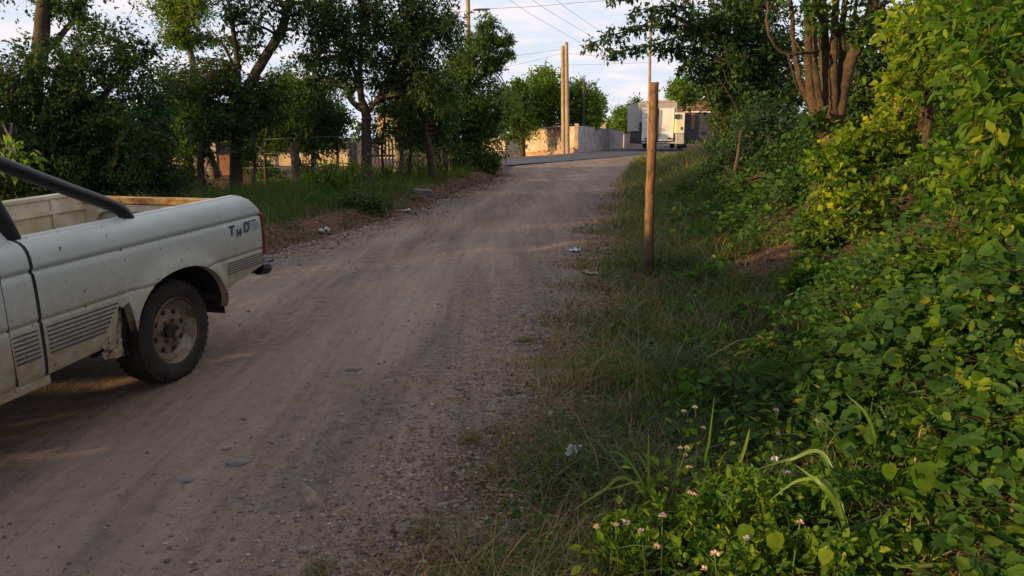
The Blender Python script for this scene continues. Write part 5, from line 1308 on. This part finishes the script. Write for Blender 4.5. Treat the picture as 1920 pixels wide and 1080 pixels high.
h *= .75 + .45 * np.clip(np.sin(x * 3.3 + y * 1.9) * np.sin(y * 2.7), -1, 1)
dry = np.clip(rng.normal(.44, .2, n) + .16 * np.sin(x * 2.9 + 1) * np.sin(y * 1.7 + x) + .30 * (1 - sstep(.0, .7, dd)) + .10 * sstep(8, 20, y) + .08 * np.sin(y * 3) + .1 * (y < 2.9), 0, 1)
blades(x, y, hz(x, y) - .01, h, np.clip(rng.lognormal(-5.4, .45, n), .002, .013) * (1 + .10 * y), rng.uniform(.3, 1.3, n), M['grass'], 'verge_grass', 'wispy green and straw coloured grass on the right verge', dry)
# small leaves among the verge grass
n = 17000
y = 1.9 * (22 / 1.9) ** rng.random(n); dd = .25 + rng.random(n) * 1.7; x = Xr(y) + dd
k = (np.sin(x * 4.3 + y) * np.sin(y * 3.1) + rng.normal(0, .5, n) > .1) & ~(((x - PX) / .24) ** 2 + ((y - PY_) / .55) ** 2 < 1); x, y, dd = x[k], y[k], dd[k]; n = len(x)
P = np.stack([x, y, hz(x, y) + rng.uniform(.01, .15, n)], 1); D = rnd_unit(n); D[:, 2] *= .4; U = rnd_unit(n) * .6; U[:, 2] += .8
ln = rng.uniform(.014, .036, n) * (1 + .06 * y)
V, F, tt = leaves_geo(P, D, U, ln, ln * .6, T_QUAD, np.clip(rng.normal(.35, .2, n), 0, 1)); tag(mesh_np('verge_weeds', V, F, M['leaf_vine'], tint=tt), 'small leaved weeds scattered through the right verge grass', kind='stuff')
n = 9000
y = 1.8 * (14 / 1.8) ** rng.random(n); dd = .05 + rng.random(n) * 1.7; x = Xr(y) + dd; k = np.sin(x * 3.7 + 2 * y) * np.sin(y * 2.2) + rng.normal(0, .5, n) > .25; k &= np.hypot(x - pb[0], y - pb[1] + .25) > .3; x, y = x[k], y[k]; n = len(x)
blades(x, y, hz(x, y), rng.uniform(.14, .36, n), rng.uniform(.002, .0045, n) * (1 + .08 * y), rng.uniform(.5, 1.4, n), M['grass'], 'dry_grass', 'long dry straw blades rising from the right verge grass', np.clip(rng.normal(.72, .14, n), 0, 1))
# left verge
n = 42000
y = rng.uniform(6.5, 26, n); dd = rng.random(n) * 5.5; x = Xl(y) - dd - .05
cln = np.sin(x * 5 + 2) * np.sin(y * 4)
scar = ((x + 2.95) / .32) ** 2 + ((y - 11.3) / .75) ** 2 < 1
scar2 = (y > 15.5) & (dd < .55 + .25 * np.sin(y * 2))
k = (rng.random(n) < sstep(0, .35, dd) * (.8 + .3 * cln)) & ~scar & ~scar2; x, y, dd = x[k], y[k], dd[k]; n = len(x)
h = rng.gamma(5, .05, n) * (.35 + .9 * sstep(.1, 1.0, dd)) * (1 - .35 * sstep(14, 18, y)); h = np.minimum(h, .62)
blades(x, y, hz(x, y) - .01, h, rng.uniform(.006, .014, n), rng.uniform(.2, .9, n), M['grass_left'], 'left_grass', 'lush green grass on the left verge behind the pickup', np.clip(rng.normal(.5, .22, n) + .18 * np.sin(x * 4) * np.sin(y * 3), 0, 1))
# far-right verge beyond
n = 9000
y = rng.uniform(20, 42, n); x = Xr(y) + rng.random(n) * 5 + .1; h = rng.uniform(.15, .45, n)
blades(x, y, hz(x, y), h, rng.uniform(.02, .04, n), rng.uniform(.2, .8, n), M['grass'], 'far_verge_grass', 'dry tinged grass where the right verge meets the asphalt', np.clip(rng.normal(.55, .15, n), 0, 1))
# grass tufts escaping onto the gravel
for i, (px, py, lab) in enumerate(((600, 1072, 'small grass tuft at the bottom edge in the gravel'), (800, 1000, 'dry grass tuft in the gravel near the lower middle'), (880, 830, 'flattened straw coloured tuft on the verge edge'), (985, 640, 'leaf litter tuft at the edge of the road halfway up'))):
    g = gp(px, py); n = 170; a = rng.uniform(0, 6.28, n); r = rng.random(n) ** .7 * .07
    o = blades(g[0] + r * np.cos(a), g[1] + r * np.sin(a), np.full(n, g[2]), rng.uniform(.02, .085, n), rng.uniform(.002, .004, n), rng.uniform(.6, 1.5, n), M['grass'], 'grass_tuft', lab, np.clip(rng.normal(.72, .15, n), 0, 1))
    del o['kind']; o['category'] = 'grass tuft'

# ---- gravel and litter
def stones(n, fx, sizes, mat, name, label, squash=.6):
    x, y = fx(n); n = len(x); s = sizes(n)
    T = np.array([(1, 0, 0), (-.9, .1, 0), (.1, 1, 0), (0, -.9, .1), (.1, .1, 1), (0, 0, -.8)], float)
    F0 = np.array([(0, 2, 4), (2, 1, 4), (1, 3, 4), (3, 0, 4)])
    a = rng.uniform(0, 6.28, n); V = T[None] * rng.uniform(.6, 1.3, (n, 6, 1)) * s[:, None, None] * np.array([1, 1, squash])
    ca, sa = np.cos(a)[:, None], np.sin(a)[:, None]
    V = np.stack([V[..., 0] * ca - V[..., 1] * sa, V[..., 0] * sa + V[..., 1] * ca, V[..., 2]], -1)
    V += np.stack([x, y, hz(x, y) + s * .25], 1)[:, None]
    F = (F0[None] + (np.arange(n) * 6)[:, None, None]).reshape(-1, 3)
    o = mesh_np(name, V.reshape(-1, 3), F, mat, tint=np.repeat(rng.random(n), 6)); tag(o, label, kind='stuff'); return o
M['gravel'] = tintmat('gravel', [(0, (.07, .055, .05)), (.5, (.155, .125, .108)), (.9, (.23, .19, .165)), (1, (.33, .28, .25))])
M['litter'] = tintmat('leaf_litter', [(0, (.05, .03, .022)), (.5, (.13, .075, .045)), (.85, (.26, .17, .11)), (1, (.42, .33, .24))])
def edge_xy(n):
    y = 1.8 * (16 / 1.8) ** rng.random(n); w = rng.exponential(.42, n); x = Xr(y) + .35 - w; k = w < 2.2; return x[k], y[k]
def road_xy(n):
    y = 1.8 * (20 / 1.8) ** rng.random(n); t = rng.random(n); k = rng.random(n) > .85 * np.exp(-((t - .64) / .13) ** 2); x = Xl(y) + (Xr(y) - Xl(y)) * t; return x[k], y[k]
def left_xy(n):
    y = rng.uniform(8, 24, n); w = rng.exponential(.25, n); return Xl(y) - .1 + w, y
stones(34000, edge_xy, lambda n: rng.gamma(2.6, .0018, n) + .002, M['gravel'], 'edge_gravel', 'loose gravel strip between the road and right verge')
stones(9000, road_xy, lambda n: rng.gamma(2, .0012, n) + .0015, M['gravel'], 'road_gravel', 'fine gravel scattered over the dirt road', .5)
stones(2500, left_xy, lambda n: rng.gamma(3, .004, n) + .004, M['gravel'], 'left_gravel', 'loose stones along the left road edge')
def litter(n, fx, ls, name, label, zz=.012):
    x, y = fx(n); n = len(x); P = np.stack([x, y, hz(x, y) + rng.uniform(.003, zz, n)], 1); D = rnd_unit(n); D[:, 2] *= .25; U = rnd_unit(n) * .35; U[:, 2] += 1
    l = ls * rng.uniform(.4, 1.2, n) * (1 + .04 * y); V, F, tt = leaves_geo(P, D, U, l, l * .45, T_QUAD, np.clip(rng.beta(2, 3, n), 0, 1)); tag(mesh_np(name, V, F, M['litter'], tint=tt), label, kind='stuff')
def lit_xy(n):
    y = 1.8 * (18 / 1.8) ** rng.random(n); w = rng.normal(0, .28, n); x = Xr(y) + .12 + w; k = np.sin(y * 6 + x * 3) + np.sin(y * 2.3) + rng.normal(0, .7, n) > -.3; return x[k], y[k]
litter(11000, lit_xy, .034, 'leaf_litter', 'dead leaves and twigs along the right road edge', .03)
def lit_l(n):
    y = rng.uniform(9, 25, n); return Xl(y) - .25 + rng.normal(0, .35, n), y
litter(3800, lit_l, .05, 'left_leaf_litter', 'dry leaves and crumbs of red earth on the left road edge', .03)
def lit_p(n): return PX + rng.normal(0, .2, n), PY_ + rng.normal(0, .45, n)
litter(900, lit_p, .035, 'patch_litter', 'brown leaves on the bare earth patch of the right bank', .03)
litter(500, road_xy, .03, 'road_leaves', 'few dark dead leaves lying on the road', .008)

# ---- foreground clump: broad grass plants and flowering weeds
M['blade'] = leafmat('broad_blade', [(0, (.05, .11, .03)), (.5, (.10, .17, .03)), (1, (.2, .22, .05))], .4, .45, .35)
M['petal_lilac'] = leafmat('lilac_petal', [(0, (.36, .32, .62)), (1, (.52, .46, .72))], .3, .7, .1)
M['petal_pink'] = leafmat('pink_petal', [(0, (.52, .36, .36)), (1, (.62, .48, .46))], .3, .7, .1)
def ribbon(parent, name, pts, w, mat, tint):
    q = bent(pts, 7); n = len(q); V = []; F = []; q = np.array(q); T = np.gradient(q, axis=0)
    up = np.array([rng.normal(0, .4), -1, .5]); 
    for i in range(n):
        t = i / (n - 1); T_ = T[i] / np.linalg.norm(T[i]); s = np.cross(T_, up); s /= np.linalg.norm(s); nn = np.cross(s, T_)
        ww = w * min(1, .45 + 2 * t) * (1 - t ** 3) ** .8 / 2
        V += [q[i] - s * ww + nn * ww * .35, q[i], q[i] + s * ww + nn * ww * .35]
    for i in range(n - 1):
        F += [(i * 3, i * 3 + 1, i * 3 + 4, i * 3 + 3), (i * 3 + 1, i * 3 + 2, i * 3 + 5, i * 3 + 4)]
    return wpart(name, V, F, mat, parent, uniform=False, smooth=True, tint=np.full(len(V), tint))
def zat(px, py, Y): return at(px, py, Y)
def blade_plant(label, base, Yb, list_):
    b = at(base[0], base[1], Yb); gz_ = float(hz(b[0], b[1])); 
    e = empty('broad_grass', label, 'grass plant', (b[0], b[1], gz_))
    for pts, w in list_:
        P = [np.array([b[0], b[1], gz_]), b] + [at(px, py, Yb + dy) for px, py, dy in pts]
        ribbon(e, 'blade', P, w * .68, M['blade'], rng.uniform(.2, .8))
    return e
blade_plant('broad bladed grass with arching leaves at the left of the flowers', (1215, 940), 2.75, [([(1170, 895, 0), (1130, 920, -.1), (1066, 962, -.15)], .022), ([(1190, 880, 0), (1160, 850, .05), (1135, 848, .08)], .018), ([(1215, 870, 0), (1216, 800, 0)], .018), ([(1200, 905, 0), (1150, 915, .05), (1080, 935, .05)], .014), ([(1240, 890, 0), (1270, 872, .1), (1290, 880, .15)], .014), ([(1225, 915, 0), (1195, 850, .1), (1170, 870, .2)], .012)])
blade_plant('upright broad grass pair in the middle of the flowering weeds', (1380, 935), 2.8, [([(1384, 880, 0), (1398, 835, 0), (1406, 802, 0)], .026), ([(1365, 880, 0), (1345, 850, .05)], .018), ([(1350, 900, 0), (1352, 860, 0), (1372, 840, 0)], .018), ([(1325, 880, -.1), (1330, 820, -.1), (1340, 740, -.1)], .020), ([(1400, 900, .1), (1440, 870, .1)], .012)])
blade_plant('tall pointed grass leaves standing right of the flowers', (1652, 930), 2.6, [([(1645, 850, 0), (1625, 780, 0), (1585, 738, .05)], .026), ([(1655, 860, 0), (1640, 800, 0), (1648, 745, 0)], .026), ([(1660, 870, 0), (1665, 800, .05), (1650, 760, .1)], .02), ([(1600, 900, -.1), (1590, 860, -.1), (1560, 830, -.1)], .022)])
blade_plant('large blue green grass leaf arching down at the bottom right', (1600, 1075), 2.15, [([(1590, 1000, 0), (1570, 950, 0), (1540, 910, 0), (1490, 870, .1)], .034), ([(1560, 920, 0), (1500, 900, .1), (1440, 940, .15)], .022), ([(1550, 860, .2), (1480, 862, .3), (1420, 880, .3)], .024)])
blade_plant('bright yellow green grass leaves at the bottom right corner', (1860, 1078), 2.0, [([(1850, 1020, 0), (1825, 980, 0)], .016), ([(1880, 1040, 0), (1925, 1000, .05)], .028), ([(1800, 1020, 0), (1760, 975, .1), (1820, 965, .2)], .022), ([(1780, 1060, 0), (1690, 1062, 0), (1655, 1055, 0)], .02)])
blade_plant('thin arching grass leaf low in the centre of the clump', (1480, 1010), 2.3, [([(1440, 1035, 0), (1400, 1048, 0), (1340, 1060, 0)], .014), ([(1470, 960, 0), (1420, 935, .1), (1380, 950, .1)], .018)])
def floret(parent, P, r, mat, n=26):
    D = rnd_unit(n); D[:, 2] = np.abs(D[:, 2]) * .8 + .05; Pp = P + D * r * .35
    U = rnd_unit(n); V, F, tt = leaves_geo(Pp, D, U, np.full(n, r * .9), np.full(n, r * .5), T_QUAD, rng.random(n))
    wpart('flower', V, F, mat, parent, tint=tt)
def weed(label, px, py, Y, h, fl, mat, nl=60, spread=.10, ls=.035, vis=VO):
    top = at(px, py, Y); x0, y0 = top[0] + rng.normal(0, .02), Y + rng.normal(0, .03); g0 = float(hz(x0, y0))
    e = empty('flowering_weed', label, 'flowering weed', (x0, y0, g0), 'flowering weeds in the foreground')
    mb = MB(); q = bent([(x0, y0, g0), (x0 + rng.normal(0, .02), y0, (g0 + top[2]) / 2), tuple(top)], 5); mb.tube(q, .0028, 5)
    tips = [top]
    for k in range(fl - 1):
        t = top + np.array([rng.normal(0, spread * .6), rng.normal(0, spread * .5), -rng.uniform(0, .09)]); mb.tube(bent([q[7], (q[7] + t) / 2 + np.array([0, 0, .01]), t], 3), .0018, 4); tips.append(t)
    o = wpart('stem', np.array(mb.v), mb.f, M['stem_green'], e, uniform=False, smooth=True)
    for t in tips: floret(e, t, rng.uniform(.009, .0145), mat)
    hh = top[2] - g0; n = nl; c = np.stack([x0 + rng.normal(0, spread, n), y0 + rng.normal(0, spread, n), g0 + hh * rng.uniform(.1, .95, n)], 1)
    D = c - np.array([x0, y0, g0 + hh * .5]); D = D / (np.linalg.norm(D, axis=1)[:, None] + 1e-6) + rnd_unit(n) * .4; D[:, 2] -= .25; U = rnd_unit(n) * .6; U[:, 2] += .7
    l = ls * rng.uniform(.5, 1.4, n)
    leafy(e, (c, D, U, l, l * .6, np.clip(rng.normal(.68, .2, n), 0, 1)), T_OVAL, vis, M['leaf_near'], 60)
for px, py, Y, fl, c, lab in ((1303, 765, 3.1, 3, 'petal_pink', 'tallest pink flowered weed at the top of the clump'), (1288, 840, 2.85, 4, 'petal_pink', 'pink flowered weed below the tallest one'), (1155, 985, 2.45, 3, 'petal_pink', 'pink flowers low at the left end of the clump'),
                          (1203, 995, 2.4, 2, 'petal_lilac', 'pale lilac flowers beside the low left pink ones'), (1242, 968, 2.5, 2, 'petal_pink', 'pale pink flowers under the arching grass'), (1293, 925, 2.6, 3, 'petal_pink', 'pinkish flowers in the centre left of the clump'),
                          (1356, 935, 2.6, 3, 'petal_lilac', 'lilac tuft of flowers below the upright blades'), (1404, 940, 2.65, 2, 'petal_lilac', 'small blue lilac flower right of the lilac tuft'), (1453, 862, 2.8, 3, 'petal_lilac', 'largest blue lilac flower head in the clump'),
                          (1437, 905, 2.75, 2, 'petal_pink', 'dusty pink flowers below the largest lilac head'), (1532, 790, 3.1, 2, 'petal_lilac', 'single lilac flower standing apart on the right'), (1455, 770, 3.3, 1, 'petal_lilac', 'small lilac flower in the shaded weeds above'), (1485, 745, 3.5, 1, 'petal_lilac', 'faint lilac flower farthest back in the weeds'),
                          (1340, 1040, 2.2, 2, 'petal_pink', 'orange pink flowers at the bottom left of the clump'), (1400, 1010, 2.25, 1, 'petal_lilac', 'flower hidden among broad yellow leaves at the bottom'), (1500, 980, 2.3, 1, 'petal_pink', 'small faded flower in the bottom centre weeds')):
    weed(lab, px, py, Y - .17, .3, fl, M[c], 70)
# leafy low plants filling the sunlit corner
def low_plant(label, C, R, base, ls, aspect, tw=6, per=6, mat=None, vs=None, tmpl=T_OVAL):
    return leafy_shrub('leafy_weed', label, base, np.array(C), np.array(R), tw, per, ls, aspect, mat or M['leaf_near'], vs or VO, tmpl, 5, M['stem_green'], 'leafy weed', .3, .2)
def fill(label, bl, base, ls, aspect, tw=6, per=6, vs=None, tmpl=T_OVAL):
    C, R = pxblobs(bl); C[:, 2] = np.maximum(C[:, 2], hz(C[:, 0], C[:, 1]) + .04)
    return low_plant(label, C, R, (base[0], base[1], float(hz(*base))), ls, aspect, tw, per, None, vs, tmpl)
fill('small leaved yellow green weed under the left flowers', [(1230, 1010, 120, 60, 2.4, .15, 26, .07), (1330, 960, 100, 60, 2.5, .15, 24, .07)], (.45, 2.4), .028, .5)
fill('dense leafy weed under the middle flowers', [(1420, 960, 100, 80, 2.45, .15, 30, .07), (1400, 1040, 120, 50, 2.2, .12, 24, .06)], (.72, 2.4), .032, .5)
fill('bright leafy weed below the tall pointed grass', [(1560, 960, 110, 80, 2.4, .15, 26, .08), (1640, 1040, 120, 40, 2.1, .12, 20, .07)], (1.0, 2.3), .036, .6)
fill('heart leaved plant at the right of the lower corner', [(1800, 950, 100, 100, 2.3, .15, 26, .09), (1700, 850, 90, 60, 2.7, .15, 20, .09)], (1.35, 2.3), .055, .8, 5, 5, VH, T_HEART)
# the few biggest leaves, one plant
g = np.array([1.3, 2.35, float(hz(1.3, 2.35))])
e = empty('round_leaved_plant', 'plant with the largest round leaves in the lower right corner', 'leafy plant', g)
mb = MB()
for px, py, Y, s, dx_, dz_, t in ((1730, 868, 2.2, .10, .1, -1, 3), (1400, 985, 2.1, .06, -.3, -1, 4), (1450, 1000, 2.1, .065, .2, -1, 5), (1905, 985, 2.0, .105, -.4, -1, 3), (1690, 668, 2.9, .095, -1, -.1, 5), (1845, 930, 2.2, .08, 1, -.2, 4), (1905, 930, 2.2, .07, 1, -.1, 5), (1665, 870, 2.3, .06, .1, -1, 4), (1610, 1010, 2.1, .05, .2, -1, 5), (1550, 1030, 2.0, .05, -.3, -1, 5), (1800, 740, 2.5, .08, .6, -.5, 3), (1860, 650, 2.6, .09, .6, -.6, 3), (1640, 720, 2.9, .06, -.8, -.4, 4), (1345, 1000, 2.2, .04, 0, -1, 4)):
    P = at(px, py, Y); put_leaf(e, VH[t], P, np.array([dx_, -.3, dz_]), np.array([rng.normal(0, .2), -1, .55]), s, s * .92)
    mb.tube(bent([g + rng.normal(0, .02, 3) * [1, 1, 0], (g + P) / 2 + np.array([0, .08, 0]), P], 5), .002, 4)
wpart('stem', np.array(mb.v), mb.f, M['stem_green'], e, uniform=False, smooth=True)
# loose fallen twig on the verge and long bent stem at right edge
mb = MB(); mb.tube(bent([at(1882, 410, 3.4), at(1900, 450, 3.3), at(1925, 490, 3.2)], 5), .006, 6); tag(mb.build('bent_stem', M['blade']), 'long bare yellowish stem crossing leaves at the right edge', 'stem')
mb = MB(); mb.tube(bent([gp(905, 842) + [0, 0, .02], gp(935, 870) + [0, 0, .05], gp(960, 905) + [0, 0, .02]], 5), .004, 5); tag(mb.build('fallen_twig', M['bark']), 'thin fallen twig at the grass edge in the lower middle', 'twig')

# ================================================================== unseen plants beside and behind the camera, put in to shade the road
def shade_shrub(label, x, y, H, W, seed, kind='shrub', low=.1, n=60):
    r = np.random.default_rng(seed); z0 = float(hz(x, y))
    C = np.stack([x + r.normal(0, W * .45, n), y + r.normal(0, W * .45, n), z0 + low + (H - low) * r.random(n) ** .8], 1); R = np.full(n, .42)
    return tree(kind, label, 'shrub' if kind == 'shrub' else 'tree', (x, y, z0), [([(x, y, z0), (x + .1, y, z0 + H * .5), (x, y + .1, z0 + H * .9)], [.07, .05, .02])], ('w', C, R), M['leaf_dark'], .11, 12, 8, limb_step=4)
SPOTS = [((425, 628), (600, 602), .022), ((446, 674), (555, 656), .045), ((60, 733), (262, 706), .06), ((70, 850), (190, 826), .04), ((620, 598), (700, 590), .02)]
SPOTS = [(gp(*a), gp(*b), w) for a, b, w in SPOTS]
_TE = math.tan(SUN_EL)
def lit_gap(P, m=.03):
    """leaves that would stand in the sun's way to the light streaks on the road"""
    k = np.zeros(len(P), bool); d = SUN_DIR
    for a, b, w in SPOTS:
        c = (a + b) / 2; hl = np.linalg.norm((b - a)[:2]) / 2
        q = P[:, :2] + d * ((P[:, 2] - c[2]) / _TE)[:, None] - c[:2]
        al = q @ d; s = q @ np.array([-d[1], d[0]])
        k |= (al / (hl + .1)) ** 2 + (s / (w + m)) ** 2 < 1
    return k
def shade_plant(label, x, y, H, W, seed, low, n):
    r = np.random.default_rng(seed); z0 = float(hz(x, y))
    C = np.stack([x + r.normal(0, W * .42, n), y + r.normal(0, W * .42, n), z0 + low + (H - .3 - low) * r.random(n) ** .85], 1); R = np.full(n, .4)
    e = empty('added_shade_tree' if low > 1 else 'hedge_shrub', label, 'tree' if low > 1 else 'shrub', (x, y, z0), 'unseen plants placed beyond the left edge to shade the road')  # unseen shrub, placed and shaped to block the sun
    lv, (st, en) = clump_leaves(C, R, 13, 8, .10, .55, .15, .35)
    P = lv[0] + lv[1] / np.linalg.norm(lv[1], axis=1)[:, None] * lv[3][:, None] * .5
    k = ~lit_gap(P, .055)
    V, F, t = leaves_geo(*[a[k] for a in lv[:5]], T_QUAD, lv[5][k]); tag(wpart('crown', V, F, M['leaf_dark'], e, tint=t), kind='stuff')
    mb = MB(); mb.tube([(x, y, z0 - .1), (x + .1, y, z0 + H * .5), (x, y + .1, z0 + H * .85)], [.06, .045, .015], 7); wpart('trunk', np.array(mb.v), mb.f, M['bark'], e, uniform=False)
d = SUN_DIR; nrm = np.array([-d[1], d[0]])
LABS = ['far back', 'second from the back', 'third from the back', 'fourth from the back', 'fifth from the back', 'middle', 'just past the middle', 'fourth from the front', 'third from the front', 'second from the front', 'foremost', 'tall foremost', 'tallest foremost']
SHADE = [(-3.0, 11, 3.4, 1.3, .1), (-1.0, 9.5, 2.6, 1.2, .1), (.7, 8.5, 1.7, 1.0, .1), (2.9, 9, 2.7, .95, .1), (4.4, 9.5, 2.7, 1.0, .1), (6.0, 9.5, 3.15, 1.1, .1), (7.6, 9.5, 3.8, 1.1, .1), (9.3, 9.5, 4.2, 1.15, .1), (11.4, 10, 4.6, 1.4, .1), (14.5, 11, 4.6, 1.6, .1), (17.5, 12, 5.0, 1.8, .1)]  # heights set to steer where sun and shade fall
for i, (s, back, H, W, low) in enumerate(SHADE):
    p = nrm * s - d * back
    shade_plant('unseen leafy shrub placed for shade beyond the left edge, %s of its row' % LABS[i], p[0], p[1], H, W, 40 + i, low, int(42 * W * (H - low)))

for (x_, y_b, tx, lab) in ((4.2, -2.5, .5, 'unseen tall tree added behind the viewpoint on the right bank to darken the road'), (-4.4, -3.4, 1.9, 'unseen tall tree added behind the viewpoint left of the road to darken it')):
    z0 = float(hz(x_, y_b)); C = np.array([[x_ + tx + rng.normal(0, 1.6), y_b + .8 + rng.normal(0, 1.5), z0 + 5.4 + rng.normal(0, .6)] for _ in range(120)])
    tree('added_shade_tree', lab, 'tree', (x_, y_b, z0), [([(x_, y_b, z0 - .2), (x_ + .1, y_b, z0 + 2.4), (x_ + tx, y_b, z0 + 5)], [.14, .12, .06])], ('w', C, np.full(120, .6)), M['leaf_dark'], .13, 12, 8, limb_step=4)  # unseen crown added overhead to cut skylight on the near road
